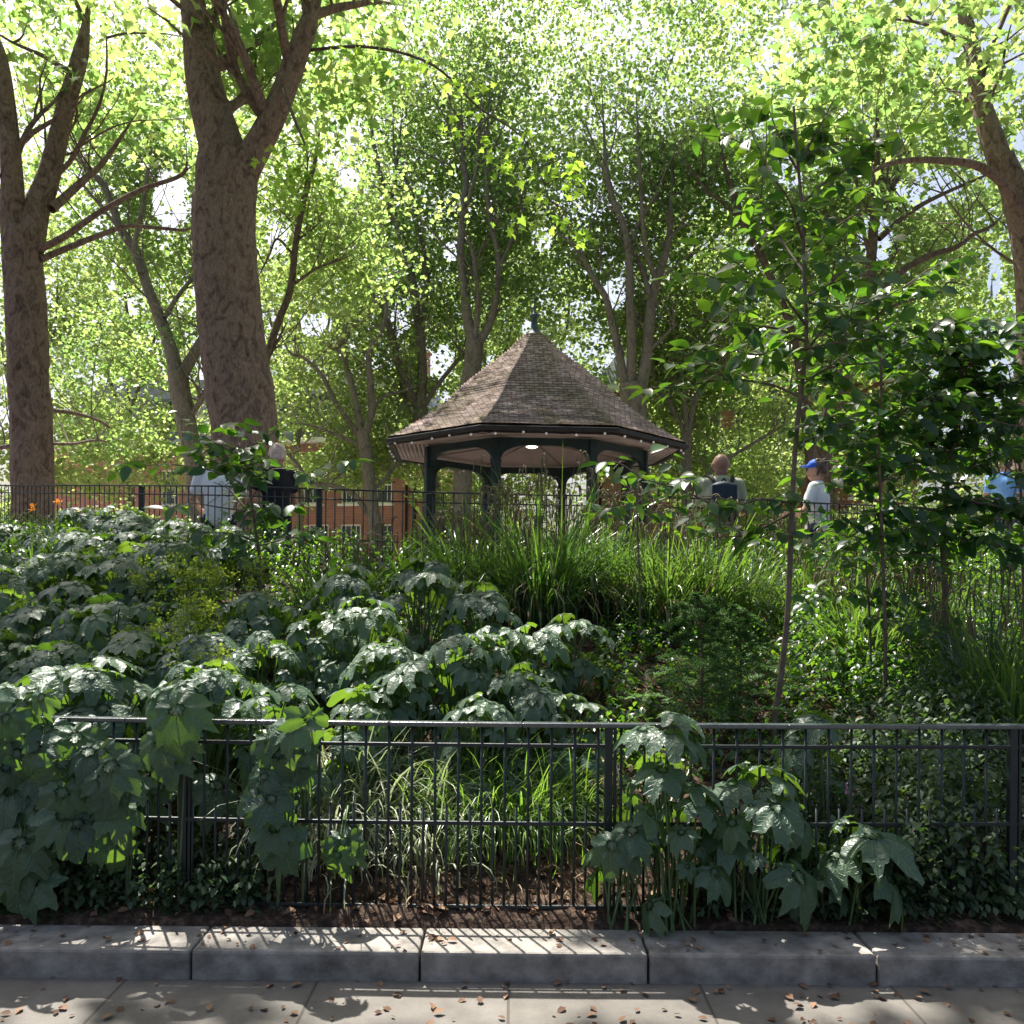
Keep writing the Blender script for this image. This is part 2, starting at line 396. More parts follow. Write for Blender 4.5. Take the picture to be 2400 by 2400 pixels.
def build_ground():
    xs = np.concatenate([np.linspace(-70, -14, 20), np.linspace(-13.5, 13.5, 180), np.linspace(14, 70, 20)])
    ys = np.concatenate([[-30, -10, 0, 3.0, 3.595], np.linspace(3.605, 14, 150), np.linspace(14.3, 40, 40), [60, 100, 200, 400]])
    X, Y = np.meshgrid(xs, ys)
    Z = ground_z(X, Y)
    bump_ = rng.normal(0, .012, X.shape) * ((Y > 3.65) & (Y < 12))
    Z = Z + bump_
    # far edge: widen
    Xw = np.where(Y > 45, X * (Y / 20), X)
    V = np.stack([Xw, Y, Z], -1).reshape(-1, 3)
    nx = len(xs); i = np.arange(len(ys) - 1)[:, None] * nx; j = np.arange(nx - 1)[None]
    q = np.stack([i + j, i + j + 1, i + nx + j + 1, i + nx + j], 2).reshape(-1, 4)
    m, nt = new_mat('bed_and_terrace')
    tc = N(nt, 'ShaderNodeTexCoord'); sep = N(nt, 'ShaderNodeSeparateXYZ'); nt.links.new(tc.outputs['Object'], sep.inputs[0])
    n = noise(nt, 25, 8); n2 = noise(nt, 3, 6)
    soil = ramp(nt, n, [(.3, (.022, .014, .011)), (.5, (.055, .036, .026)), (.68, (.13, .09, .065))])
    grav = ramp(nt, noise(nt, 60, 6), [(.3, (.28, .24, .2)), (.7, (.42, .37, .32))])
    at = N(nt, 'ShaderNodeAttribute', attribute_name='tint')
    mx = N(nt, 'ShaderNodeMix', data_type='RGBA'); nt.links.new(at.outputs['Fac'], mx.inputs[0]); nt.links.new(soil, mx.inputs[6]); nt.links.new(grav, mx.inputs[7])
    p = N(nt, 'ShaderNodeBsdfPrincipled'); p.inputs['Roughness'].default_value = .95; p.inputs['Specular IOR Level'].default_value = .15
    nt.links.new(mx.outputs[2], p.inputs['Base Color']); nt.links.new(bump(nt, n, .8, .03), p.inputs['Normal'])
    o = N(nt, 'ShaderNodeOutputMaterial'); nt.links.new(p.outputs[0], o.inputs[0])
    tint = (V[:, 1] > ring_depth(V[:, 0]) + .3).astype(float)
    g = mesh_np('ground', V, q, None, m, None, tint)
    tag(g, kind='structure')
    # pavement in front of the fence, kerb
    m, nt = new_mat('paving')
    tc = N(nt, 'ShaderNodeTexCoord'); b = N(nt, 'ShaderNodeTexBrick'); nt.links.new(tc.outputs['Object'], b.inputs[0])
    b.inputs['Scale'].default_value = 1; b.inputs['Brick Width'].default_value = .75; b.inputs['Row Height'].default_value = .6; b.inputs['Mortar Size'].default_value = .006
    b.inputs['Color1'].default_value = (.12, .113, .10, 1); b.inputs['Color2'].default_value = (.15, .14, .128, 1); b.inputs['Mortar'].default_value = (.07, .06, .05, 1)
    mx = N(nt, 'ShaderNodeMix', data_type='RGBA', blend_type='MULTIPLY'); mx.inputs[0].default_value = .9
    cc = ramp(nt, noise(nt, 5, 9, rough=.7), [(.3, (.55, .53, .5)), (.7, (1.1, 1.08, 1.05))])
    nt.links.new(b.outputs[0], mx.inputs[6]); nt.links.new(cc, mx.inputs[7])
    p = N(nt, 'ShaderNodeBsdfPrincipled'); p.inputs['Roughness'].default_value = .85
    nt.links.new(mx.outputs[2], p.inputs['Base Color']); nt.links.new(bump(nt, noise(nt, 120, 4), .3, .004), p.inputs['Normal'])
    o = N(nt, 'ShaderNodeOutputMaterial'); nt.links.new(p.outputs[0], o.inputs[0])
    bm = bmesh.new(); box(bm, (0, -3.0, -.018), (60, 12.7, .044))
    tag(bm_obj('pavement', bm, m), kind='structure')
    bm = bmesh.new()
    for k in range(-16, 17):
        box(bm, (k * .9 + .1, 3.47, .05), (.892, .24, .14))
    tag(bm_obj('kerb', bm, M['stone'], bevel=.012), kind='structure')
build_ground()

# ------------------------------------------------------------------ leaf templates
# kite leaf for distant crowns (unit length)
KITE = np.array([(0, 0, 0), (.5, .45, .10), (0, 1, -.08), (-.5, .45, .10)], dtype=float); KITE[:, 1] -= .3
KITE_T = np.array([(0, 1, 2), (0, 2, 3)])
# five pointed plane leaf, fan
STAR = np.array([(0, 0, 0)] + [(r * math.sin(a), r * math.cos(a), -.12 * r * r) for a, r in
        [(R_(x), y) for x, y in ((180, .12), (140, .5), (115, .3), (85, .62), (55, .36), (38, .42), (0, .75), (-38, .42), (-55, .36), (-85, .62), (-115, .3), (-140, .5))]])
STAR_T = np.array([(0, i, i % 12 + 1) for i in range(1, 13)])
def ovate(nseg=6, w=.56, droop=.12, fold=.12):
    V = []; uv = []
    for i in range(nseg + 1):
        t = i / nseg
        hw = w * .5 * (math.sin(math.pi * t ** .78)) ** .85 if 0 < t < 1 else 0.004
        z = -droop * t * t * 1.2
        V += [(-hw, t, z + fold * hw * 2), (0, t, z), (hw, t, z + fold * hw * 2)]
    q = []
    for i in range(nseg):
        a = i * 3
        q += [(a, a + 1, a + 4, a + 3), (a + 1, a + 2, a + 5, a + 4)]
    return np.array(V, dtype=float), np.array(q)
OV, OVQ = ovate()
OVS, OVSQ = ovate(3, .6, .15, .15)
def big_leaf(seed, ns=57, rings=4):
    r = random.Random(seed)
    lobes = [(0, 1.0)]
    sp = r.uniform(44, 50)
    for s in (-1, 1):
        lobes += [(s * sp, .90 * r.uniform(.92, 1.05)), (s * sp * 2.0, .74 * r.uniform(.92, 1.08)), (s * sp * 3.05, .5)]
    V = [(0, 0, 0)]; uv = [(0, 0)]
    th = np.linspace(-176, 176, ns)
    ph = r.uniform(0, 6); dr = r.uniform(.38, .68); tw = r.uniform(-.12, .12)
    for ri in range(1, rings + 1):
        t = ri / rings
        for k, a in enumerate(th):
            best = .30
            vd = 99
            for la, L in lobes:
                dd = abs(a - la)
                vd = min(vd, dd / (sp / 2))
                if dd < 36:
                    best = max(best, L * (1 - .30 * (dd / 25) ** 1.1) if dd < 25 else .60 * L)
            base_ = best
            rr = best * (1 + .05 * math.sin(k * 1.7 + ph) + (.075 if k % 3 == 0 else -.03)) if ri == rings else .55 * base_ + .45 * min(base_, .75)
            if abs(a) > 158: rr *= .7
            rr = rr * t
            x, y = rr * math.sin(R_(a)), rr * math.cos(R_(a))
            z = -dr * rr * rr - .055 * math.cos(min(vd, 1) * math.pi) * t * t + .035 * math.sin(3 * R_(a) + ph) * t * t + tw * x * y
            V.append((x, y, z)); uv.append((min(vd, 1), t))
    q = []; t3 = []
    for k in range(ns - 1):
        t3.append((0, 1 + k, 2 + k))
        for ri in range(rings - 1):
            a = 1 + ri * ns + k
            q.append((a, a + ns, a + ns + 1, a + 1))
    return np.array(V), np.array(q), np.array(t3)[:, ::-1], np.array(uv)
BIG = [big_leaf(s) for s in range(6)]
def rand_unit(n):
    v = rng.normal(size=(n, 3)); return v / np.linalg.norm(v, axis=1, keepdims=True)

# ------------------------------------------------------------------ trees
HOLES = [(740, 1200, 110, 55), (930, 1190, 40, 70), (1440, 1170, 70, 38), (1700, 985, 45, 25), (1940, 1150, 65, 60), (2045, 1035, 34, 22), (430, 1205, 45, 45), (715, 1035, 50, 26), (400, 470, 45, 70), (2170, 440, 75, 45), (2052, 560, 42, 60), (2085, 830, 60, 40), (1270, 560, 26, 32), (650, 560, 22, 40), (1850, 400, 35, 40), (2290, 800, 50, 30),
         (1060, 590, 24, 26), (1440, 690, 30, 40), (1450, 880, 26, 50), (930, 760, 30, 30), (1000, 850, 22, 40), (260, 670, 12, 14), (120, 400, 20, 24), (820, 420, 25, 25),
         (740, 760, 40, 30), (1040, 850, 25, 45), (1240, 770, 18, 22), (2330, 640, 20, 60), (310, 720, 16, 22), (475, 560, 18, 60), (480, 880, 18, 70)]
SUNV = np.array(sdir)
SUN_GAPS = []  # leaf-free shafts added through the crowns, shaped to place sun patches below
def add_sun_gaps(px0, px1, py0, py1, d, n, r0, r1):
    g = np.random.default_rng(int(px0 + py0))
    for _ in range(max(3, int(n * .72))):
        SUN_GAPS.append((np.array(P(g.uniform(px0, px1), g.uniform(py0, py1), d)), g.uniform(r0, r1) * (1.65 if d < 9 else 1.25)))
add_sun_gaps(0, 420, 1560, 1660, 4.1, 12, .10, .20)
add_sun_gaps(450, 720, 1580, 1800, 4.1, 8, .09, .18)
add_sun_gaps(700, 1220, 1690, 1700, 3.7, 9, .12, .20)
add_sun_gaps(560, 1130, 1330, 1660, 5.0, 20, .09, .19)
add_sun_gaps(640, 960, 1740, 1930, 4.15, 6, .12, .2)
add_sun_gaps(1130, 1480, 1440, 1680, 5.0, 11, .08, .17)
add_sun_gaps(1450, 1950, 1650, 1950, 3.75, 9, .08, .15)
add_sun_gaps(1450, 1800, 1200, 1450, 7.0, 9, .14, .3)
add_sun_gaps(1900, 2400, 1250, 1700, 5.8, 16, .09, .2)
add_sun_gaps(560, 800, 1150, 1300, 8.0, 6, .12, .25)
add_sun_gaps(920, 1590, 800, 1020, 15.6, 14, .16, .36)
add_sun_gaps(1500, 2400, 600, 1200, 5.3, 7, .08, .2)
add_sun_gaps(900, 1500, 1960, 2100, 3.9, 8, .08, .18)
add_sun_gaps(0, 2400, 2200, 2420, 3.2, 8, .05, .14)
add_sun_gaps(0, 600, 1230, 1500, 6.5, 3, .07, .12)
def sun_gap_filter(pos):  # drops crown leaves between a wanted sun patch and the sun
    keep = np.ones(len(pos), bool)
    for c, r in SUN_GAPS:
        v = pos - c; t = v @ SUNV
        dd = ((v - t[:, None] * SUNV) ** 2).sum(1)
        wob = 1 + .35 * np.sin(v[:, 0] * 9 + v[:, 1] * 7)
        keep &= ~((dd < (r * wob) ** 2) & (t > 2.5))
    return keep
def leaf_filter(pos, strength=.9):
    px, py = proj(pos[:, 0], pos[:, 1], pos[:, 2])
    keep = np.ones(len(pos), bool)
    for hx, hy, rx, ry in HOLES:
        inside = ((px - hx) / rx) ** 2 + ((py - hy) / ry) ** 2 < 1
        keep &= ~(inside & (rng.random(len(pos)) < strength))
    return keep
def crown_leaves(centers, rads, per, size, flat=.40, tintb=.5, filt=True, tmpl='kite', hang=.35):
    """clumps of leaves round each centre"""
    n = len(centers)
    cnt = np.full(n, per)
    idx = np.repeat(np.arange(n), cnt)
    off = rng.normal(size=(len(idx), 3)) * .5
    off[:, 2] *= flat
    pos = centers[idx] + off * rads[idx][:, None]
    if filt:
        k = leaf_filter(pos); pos = pos[k]; idx = idx[k]
    k = sun_gap_filter(pos); pos = pos[k]; idx = idx[k]
    m = len(pos)
    nrm = rand_unit(m) * .75 + np.array([0, 0, .75])
    tip = rand_unit(m) + np.array([0, 0, -hang * 2])
    Rm = rotm(nrm, tip)
    s = size * rng.uniform(.65, 1.25, m)
    T, t3 = (KITE, KITE_T) if tmpl == 'kite' else (STAR, STAR_T)
    V, q, t = scatter(T, None, t3, pos, Rm, s)
    tint = np.repeat(np.clip(tintb + rng.normal(0, .22, m) + rng.normal(0, .15, n)[idx], 0, 1), len(T))
    return V, q, t, tint
def twigs_from(acc, pts, rads, n, length, rr, up=.5, depth=1, store=None):
    for _ in range(n):
        i = rng.integers(max(1, len(pts) // 4), len(pts))
        p = pts[i]; d = rand_unit(1)[0]; d[2] = abs(d[2]) * .6 + up; d[1] *= .8
        d /= np.linalg.norm(d)
        L = length * rng.uniform(.5, 1.3)
        segs = [p]
        for k in range(5):
            d = d + rand_unit(1)[0] * .28 + np.array([0, 0, .06]); d /= np.linalg.norm(d)
            segs.append(segs[-1] + d * L / 5)
        r0 = min(rr * rng.uniform(.6, 1.2), rads[i] * .7)
        sp = spline(segs, 2)
        tube(acc, sp, np.linspace(r0, r0 * .25, len(sp)), 5, cap=False)
        if store is not None: store.append(sp[len(sp) // 2]); store.append(sp[-1])
        if depth > 0: twigs_from(acc, sp, np.full(len(sp), r0 * .6), 3, L * .55, r0 * .5, up * .6, depth - 1, store)
def tree(name, label, d, limbs, bark, crown, twign=9, twigl=2.4, leafsize=.14, mat='plane_leaf', per=40, group=None, lump=.07, k=12, nclump=260, tint=.42, depthvar=.8, endz=3.0, filt=True, tmpl='kite', crad=1.0):
    """limbs: list of (list of (px,py[,dd]), width px start, width px end); first is trunk, starts at ground
       crown: list of (cx,cy,cz,rx,ry,rz,weight) in metres"""
    base = P(limbs[0][0][0][0], limbs[0][0][0][1], d)
    gz = float(ground_z(base.x, base.y))
    root = empty(name, (base.x, base.y, gz), label, 'tree', group)
    tr = Acc(); br = Acc(); ends = []
    for li, (pp, w0, w1) in enumerate(limbs):
        pts = []
        r = random.Random(hash((name, li, len(pp))) if False else li * 31 + int(pp[0][0]))
        drift = r.uniform(-1, 1) * depthvar
        for i, q in enumerate(pp):
            dd = q[2] if len(q) > 2 else (drift * i / max(1, len(pp) - 1) if li else 0)
            pts.append(P(q[0], q[1], d + dd))
        if li == 0: pts = [Vector((base.x + (pts[0].x - pts[1].x) * .2, base.y, gz - .3))] + pts
        big = li == 0 and w0 > 60
        sp = spline(pts, 26 if big else 8)
        m = len(sp); rr = np.linspace(w0, w1, m) * d / F / 2
        if li == 0:
            z0 = sp[:, 2] - gz
            rr = rr * (1 + .45 * np.exp(-np.clip(z0, 0, 9) / .35))
        if li > 0 or w1 < 20: rr = rr * np.minimum(1, .15 + (1 - np.linspace(0, 1, m)) * 5)
        tube(tr if li == 0 else br, sp, rr, 56 if big else (k if w0 > 14 else 8), (lump * .22 if big else lump) if w0 > 20 else lump * .5, cap=li == 0, knobs=int(w0) if big else 0)
        if li > 0 or len(limbs) == 1:
            twigs_from(br, sp, rr, twign if d > 16 or True else 0, twigl, max(.012, w1 * d / F / 2 * .6), .5, 1, ends)
            ends += [p for p in sp[m // 2::3]]
    tr.build('trunk', bark, root); br.build('branches', bark, root)
    ca = Acc()
    if ends:
        E = np.array(ends)
        kk = min(len(E), 140)
        E = E[rng.choice(len(E), kk, replace=False)] + rng.normal(0, .35, (kk, 3))
        E = E[E[:, 2] > endz]; kk = len(E)
        if kk == 0: E = np.zeros((0, 3))
        E[:, 1] += rng.uniform(.8, 2.6, len(E))
        V, q, t, ti = crown_leaves(E, np.full(len(E), .75 * crad), per, leafsize, tintb=tint, filt=filt, tmpl=tmpl)
        ca.add(V, q, t, ti)
    tw = sum(c[6] for c in crown)
    for cx, cy, cz, rx, ry, rz, wt in crown:
        n = int(nclump * DENS * wt / tw)
        u = rand_unit(n) * (rng.random(n) ** .40)[:, None]
        C = np.array([cx, cy, cz]) + u * np.array([rx, ry, rz])
        C = C[C[:, 2] > TERR + .8]
        V, q, t, ti = crown_leaves(C, rng.uniform(.6, 1.4, len(C)) * crad, per, leafsize, tintb=tint, filt=filt, tmpl=tmpl)
        ca.add(V, q, t, ti)
    ca.build('crown', M[mat], root, smooth=False)
    return root
DENS = .56
def cw(px, py, d, rx, ry, rz, wt=1):
    d = d + (2.4 if d < 32 else 0); ry = ry * .7
    c = P(px, py, d); return (c.x, c.y, c.z, rx, ry, rz, wt)

GN = 'near plane trees on the terrace'
tree('plane_tree', 'forked reddish brown trunk with a knobbly burr, standing behind the upper railing at far left', 14,
     [([(76, 1250), (78, 1200), (75, 1080), (72, 950), (66, 900), (66, 800), (60, 700), (52, 600), (56, 540)], 92, 84),
      ([(40, 580), (30, 500), (28, 420), (20, 300), (0, 150), (-40, 0)], 62, 30),
      ([(66, 580), (82, 500), (105, 440), (125, 370), (150, 270), (190, 120), (210, 0)], 66, 30),
      ([(90, 585, 0), (150, 555, -.3), (230, 500, -.6), (330, 445, -1), (425, 410, -1.2), (440, 365, -1.4)], 17, 6),
      ([(96, 608, 0), (160, 580, .2), (250, 545, .4), (300, 530, .5), (380, 535, .6), (440, 538, .7), (470, 510, .8)], 16, 5),
      ([(120, 490, 0), (160, 455, .3), (210, 410, .5), (250, 370, .8), (330, 250, 1)], 22, 9),
      ([(60, 1050, 0), (30, 1045, 0), (-60, 1060, .3)], 16, 8),
      ([(100, 960, 0), (170, 968, .5), (230, 985, 1), (270, 1012, 1.5)], 11, 5),
      ([(110, 1040, 0), (170, 1040, .5), (220, 1032, 1), (262, 1036, 1.3)], 9, 4)],
     M['bark_red'], [(-7.5, 13.0, 14.5, 5.5, 6, 4, 1)], nclump=230, per=26, endz=9.6, leafsize=.19, group=GN, k=20, lump=.055, twign=4, tmpl='star', filt=False)
tree('plane_tree', 'massive straight reddish brown trunk beside the white shirted person, widest trunk in view', 13,
     [([(580, 1230), (578, 1150), (572, 1000), (560, 900), (545, 800), (535, 700), (528, 600), (525, 500), (530, 430), (538, 370)], 158, 138),
      ([(532, 420), (515, 330), (480, 200), (460, 60), (430, -120)], 116, 50),
      ([(560, 420), (600, 350), (650, 250), (700, 120), (760, -50)], 74, 40)],
     M['bark_red'], [(-3.5, 11.0, 14.0, 6, 7, 3.4, 1), (-.5, 12, 14.2, 5, 6, 3, .6)], nclump=330, per=26, endz=9.6, leafsize=.19, group=GN, k=28, lump=.05, twign=6, tmpl='star', filt=False)
tree('plane_tree', 'brown trunk cut by the right edge, with long arching limb reaching inwards above', 15,
     [([(2412, 1250), (2412, 1100), (2412, 900), (2418, 760), (2412, 620), (2395, 520), (2372, 430), (2345, 370)], 72, 56),
      ([(2345, 380), (2300, 250), (2280, 120), (2240, -50)], 52, 28),
      ([(2400, 540, 0), (2375, 470, -.3), (2340, 420, -.5), (2280, 385, -.8), (2180, 375, -1), (2100, 380, -1.2), (2050, 400, -1.3), (2020, 430, -1.5)], 26, 6),
      ([(2412, 760, 0), (2440, 650, 0), (2480, 500, 0)], 34, 15)],
     M['bark_red'], [(8.5, 12.5, 13.2, 5, 6, 4, 1), (4, 11, 13.5, 5, 6, 3, .8)], nclump=300, per=26, endz=9.6, leafsize=.19, group=GN, k=18, lump=.06, twign=5, tmpl='star', filt=False)
def bough(root, path, d0, r0, clumps, per=17):
    a = Acc(); sp = spline([P(x, y, d) for x, y, d in path], 8); tube(a, sp, np.linspace(r0, r0 * .2, len(sp)), 7)
    C = np.array([P(*c[:3]) for c in clumps]); rad = np.array([c[3] for c in clumps])
    for c in C:
        j = int(np.argmin(np.linalg.norm(sp - c, axis=1))); q_ = spline([sp[j], (sp[j] + c) / 2 + [0, 0, .08], c], 4); tube(a, q_, np.linspace(r0 * .3, .004, len(q_)), 5)
    a.build('bough', M['bark'], root)
    V, q, t, ti = crown_leaves(C, rad, per, .11, tintb=.7, filt=False, tmpl='star', flat=.6); b = Acc(); b.add(V, q, t, ti); b.build('bough_leaves', M['bright_leaf'], root, smooth=False)
BIGT = [o for o in bpy.data.objects if o.get('label', '').startswith('massive')][0]
bough(BIGT, [(700, 120, 13), (860, 110, 12), (1010, 150, 11.4), (1120, 250, 11.2), (1230, 330, 11), (1290, 470, 10.8)], 11, .026,
      [(1290, 420, 10.8, .3), (1235, 530, 10.8, .28), (1325, 535, 10.9, .3), (1352, 430, 11, .28), (1250, 470, 10.7, .25), (1330, 390, 11, .25), (1180, 400, 11, .25), (1230, 350, 11, .3), (1130, 330, 11.2, .3), (1070, 300, 11.3, .3), (1000, 170, 11.4, .4), (900, 140, 11.8, .4), (1100, 210, 11.2, .4), (820, 150, 12, .4), (1370, 560, 10.9, .2)])
bough(BIGT, [(660, 200, 12.6), (690, 280, 12), (720, 360, 11.5), (715, 440, 11.2)], 11, .03, [(700, 400, 11.3, .3), (735, 420, 11.2, .25), (660, 430, 11.3, .25), (690, 470, 11.2, .25), (740, 350, 11.3, .3), (640, 370, 11.6, .25), (760, 470, 11.2, .2)])
GM = 'plane trees round the bandstand'
tree('plane_tree', 'pale brown trunk forking low into a wide V, left of the massive trunk', 22,
     [([(460, 1200), (455, 1090), (435, 980), (420, 900), (415, 870)], 46, 46),
      ([(415, 880), (395, 800), (370, 735), (345, 670), (322, 600), (285, 540), (262, 480), (240, 430), (190, 375), (120, 250)], 32, 10),
      ([(425, 880), (455, 830), (490, 770), (520, 700), (560, 560), (600, 400)], 30, 12),
      ([(385, 745), (420, 690), (455, 645), (480, 590)], 12, 7),
      ([(330, 640), (315, 590), (322, 540), (335, 480), (350, 380), (370, 250)], 15, 6),
      ([(285, 545), (250, 500), (200, 440), (170, 400)], 9, 5), ([(440, 980), (470, 940), (495, 880)], 16, 9)],
     M['bark_far'], [cw(330, 500, 22.5, 3.8, 3, 5, 1), cw(250, 900, 23.5, 3.5, 2.5, 2.2, .6), cw(350, 50, 22, 4.5, 4, 4, .6)], nclump=430, per=58, group=GM)
tree('plane_tree', 'dark slender leaning trunk rising just right of the massive trunk', 18,
     [([(628, 1200), (620, 1050), (612, 930), (622, 850), (650, 760), (680, 680), (692, 580), (705, 500), (722, 430), (740, 370), (760, 200)], 20, 13),
      ([(690, 665), (740, 630), (780, 615), (820, 600)], 8, 4), ([(620, 860), (650, 800), (675, 750)], 8, 4), ([(700, 560), (730, 540), (760, 510)], 6, 3),
      ([(690, 600), (650, 560), (630, 600), (600, 660)], 7, 4)],
     M['bark'], [cw(720, 430, 17, 1.6, 1.5, 1.6, .6), cw(720, 100, 18, 3, 3, 3, .6)], nclump=80, per=34, group=GM, leafsize=.13, tint=.6)
tree('plane_tree', 'small spreading tree with low forks between the massive trunk and the bandstand', 26,
     [([(880, 1250), (872, 1180), (862, 1100), (852, 1030), (848, 1010)], 32, 28),
      ([(850, 1030), (815, 985), (780, 930), (755, 880), (715, 840), (680, 825), (650, 770)], 14, 6),
      ([(848, 1015), (835, 950), (818, 880), (800, 830), (770, 810), (740, 790)], 17, 7),
      ([(855, 1020), (872, 960), (868, 900), (865, 830), (885, 790), (905, 740), (900, 690), (880, 600)], 20, 7),
      ([(872, 960), (900, 930), (950, 915), (985, 900)], 8, 4), ([(878, 1145), (900, 1125), (925, 1095), (960, 1070)], 9, 5),
      ([(862, 1205), (830, 1160), (780, 1138), (730, 1130), (690, 1080), (655, 1050)], 14, 7), ([(850, 1045), (790, 1020), (740, 1000), (690, 990)], 9, 4)],
     M['bark_far'], [cw(840, 880, 26.5, 3.2, 2.5, 3.2, 1), cw(760, 1060, 27, 2.6, 2, 1.2, .5), cw(900, 1090, 26.5, 1.4, 1.5, .9, .25)], nclump=300, per=56, group=GM, mat='far_leaf', tint=.55)
tree('plane_tree', 'multi-stemmed trunk fanning out behind the left eave of the bandstand', 28,
     [([(1030, 1230), (1012, 1130), (990, 1040), (985, 960)], 36, 36),
      ([(985, 960), (990, 870), (985, 790), (972, 700), (960, 620), (935, 540), (915, 480), (895, 430), (870, 300), (850, 150)], 26, 8),
      ([(985, 965), (950, 900), (930, 830), (905, 750), (870, 690), (830, 640), (790, 590), (740, 480)], 22, 7),
      ([(985, 800), (995, 720), (1000, 660), (992, 580), (975, 520), (968, 460), (950, 420), (925, 370), (920, 200)], 14, 6),
      ([(960, 970), (940, 900), (925, 800), (930, 700)], 11, 5), ([(990, 960), (1020, 910), (1060, 860), (1110, 800), (1150, 760), (1180, 700)], 13, 6),
      ([(910, 490), (925, 430), (930, 380), (945, 250)], 9, 5)],
     M['bark_far'], [cw(930, 560, 28.5, 4.6, 3, 6, 1), cw(1000, 50, 28, 5, 4, 5, .6), cw(1100, 1130, 33, 3, 2, 1.6, .3)], nclump=520, per=58, group=GM)
tree('plane_tree', 'twin-stemmed pale trunk rising behind the left slope of the bandstand roof', 26,
     [([(1080, 1250), (1085, 1100), (1095, 950), (1108, 850), (1112, 800)], 48, 40),
      ([(1115, 830), (1098, 760), (1088, 680), (1080, 600), (1085, 500), (1092, 420), (1085, 370), (1080, 200)], 26, 10),
      ([(1112, 800), (1120, 720), (1115, 640), (1105, 580), (1090, 560)], 15, 7),
      ([(1120, 810), (1150, 750), (1165, 680), (1168, 600), (1150, 520), (1140, 440), (1140, 360), (1150, 150)], 20, 8),
      ([(1092, 480), (1110, 430), (1118, 370), (1130, 200)], 10, 6), ([(1165, 640), (1200, 560), (1230, 480), (1225, 420)], 9, 5)],
     M['bark_far'], [cw(1120, 520, 26.5, 4, 3, 6, 1), cw(1150, 30, 27, 5, 4, 5, .6)], nclump=480, per=58, group=GM)
tree('plane_tree', 'tall many-limbed trunk rising behind the right slope of the bandstand roof', 24,
     [([(1490, 1240), (1488, 1100), (1485, 960), (1482, 900)], 64, 60),
      ([(1470, 930), (1455, 850), (1440, 780), (1420, 700), (1395, 660), (1370, 610), (1340, 570), (1285, 535)], 22, 8),
      ([(1480, 930), (1480, 800), (1476, 700), (1474, 600), (1462, 530), (1435, 460), (1420, 380), (1410, 200)], 24, 9),
      ([(1495, 930), (1515, 840), (1522, 760), (1530, 690), (1552, 620), (1568, 560), (1572, 480), (1580, 300)], 32, 10),
      ([(1525, 700), (1505, 630), (1485, 590), (1465, 540), (1440, 470), (1400, 400)], 15, 6),
      ([(1540, 665), (1515, 590), (1505, 500), (1500, 400), (1490, 200)], 14, 6),
      ([(1478, 570), (1510, 500), (1550, 440), (1560, 380)], 10, 5), ([(1515, 830), (1555, 790), (1590, 755)], 9, 5), ([(1565, 560), (1600, 530), (1625, 525)], 8, 4),
      ([(1478, 790), (1500, 750), (1512, 735)], 6, 3)],
     M['bark_far'], [cw(1450, 560, 24.5, 4.6, 3, 6, 1), cw(1450, 30, 25, 5, 4, 5, .6), cw(1600, 800, 25, 2.5, 2, 2.5, .3)], nclump=540, per=58, group=GM)
tree('plane_tree', 'low spreading tree with bare forks beyond the right eave, behind the bald man', 25,
     [([(1612, 1240), (1608, 1120), (1610, 1040), (1612, 1020)], 26, 24),
      ([(1610, 1035), (1590, 980), (1560, 935), (1530, 915)], 12, 5), ([(1612, 1030), (1625, 950), (1650, 900), (1685, 870), (1720, 800)], 16, 6),
      ([(1610, 1010), (1605, 950), (1600, 900), (1590, 850)], 12, 5), ([(1600, 1180), (1650, 1120), (1700, 1080), (1780, 1030), (1850, 990)], 11, 6)],
     M['bark_far'], [cw(1640, 960, 25.5, 2.6, 2, 2, 1), cw(1740, 1120, 26, 2.6, 2, 1.1, .7), cw(1590, 1090, 24.5, 1, 1, .8, .25)], nclump=230, per=58, group=GM, mat='far_leaf', tint=.5)
tree('plane_tree', 'leaning dark trunk behind the slim sapling, long limbs sweeping up to the right', 20,
     [([(1925, 1230), (1928, 1080), (1935, 1000), (1965, 920), (2000, 810), (2022, 720), (2038, 640)], 48, 30),
      ([(2038, 650), (2045, 560), (2052, 480), (2052, 400), (2060, 250)], 27, 12),
      ([(2033, 725), (2075, 675), (2120, 630), (2190, 595), (2240, 580), (2280, 550), (2330, 525), (2365, 480)], 20, 6),
      ([(2060, 560), (2110, 515), (2160, 480), (2220, 450), (2290, 420), (2330, 400)], 14, 6),
      ([(2028, 775), (2070, 730), (2130, 705), (2200, 685), (2225, 662), (2280, 672)], 9, 4),
      ([(2045, 620), (2028, 560), (2015, 500), (2010, 420)], 12, 6), ([(2070, 500), (2090, 440), (2120, 395), (2150, 300)], 14, 7),
      ([(2050, 660), (2090, 610), (2110, 580)], 6, 3)],
     M['bark'], [cw(2230, 560, 21, 3.2, 2.5, 2.6, 1), cw(2120, 60, 21, 5, 4, 4.5, .7), cw(2250, 720, 22.5, 2.8, 2, 1.6, .4)], nclump=330, per=56, group=GM)
tree('plane_tree', 'curving brown limb-like trunk seen between the bandstand and the slim sapling', 23,
     [([(1905, 1240), (1900, 1100), (1885, 950), (1868, 830), (1845, 740), (1815, 670), (1780, 590), (1740, 520), (1715, 440), (1695, 370), (1660, 200)], 24, 12),
      ([(1740, 520), (1700, 480), (1650, 440), (1610, 380)], 10, 5), ([(1850, 760), (1880, 680), (1890, 600), (1880, 450)], 10, 5)],
     M['bark'], [cw(1780, 560, 24, 3.4, 2.5, 4.2, 1), cw(1750, 30, 23, 5, 4, 4, .5)], nclump=340, per=58, group=GM, tint=.4)
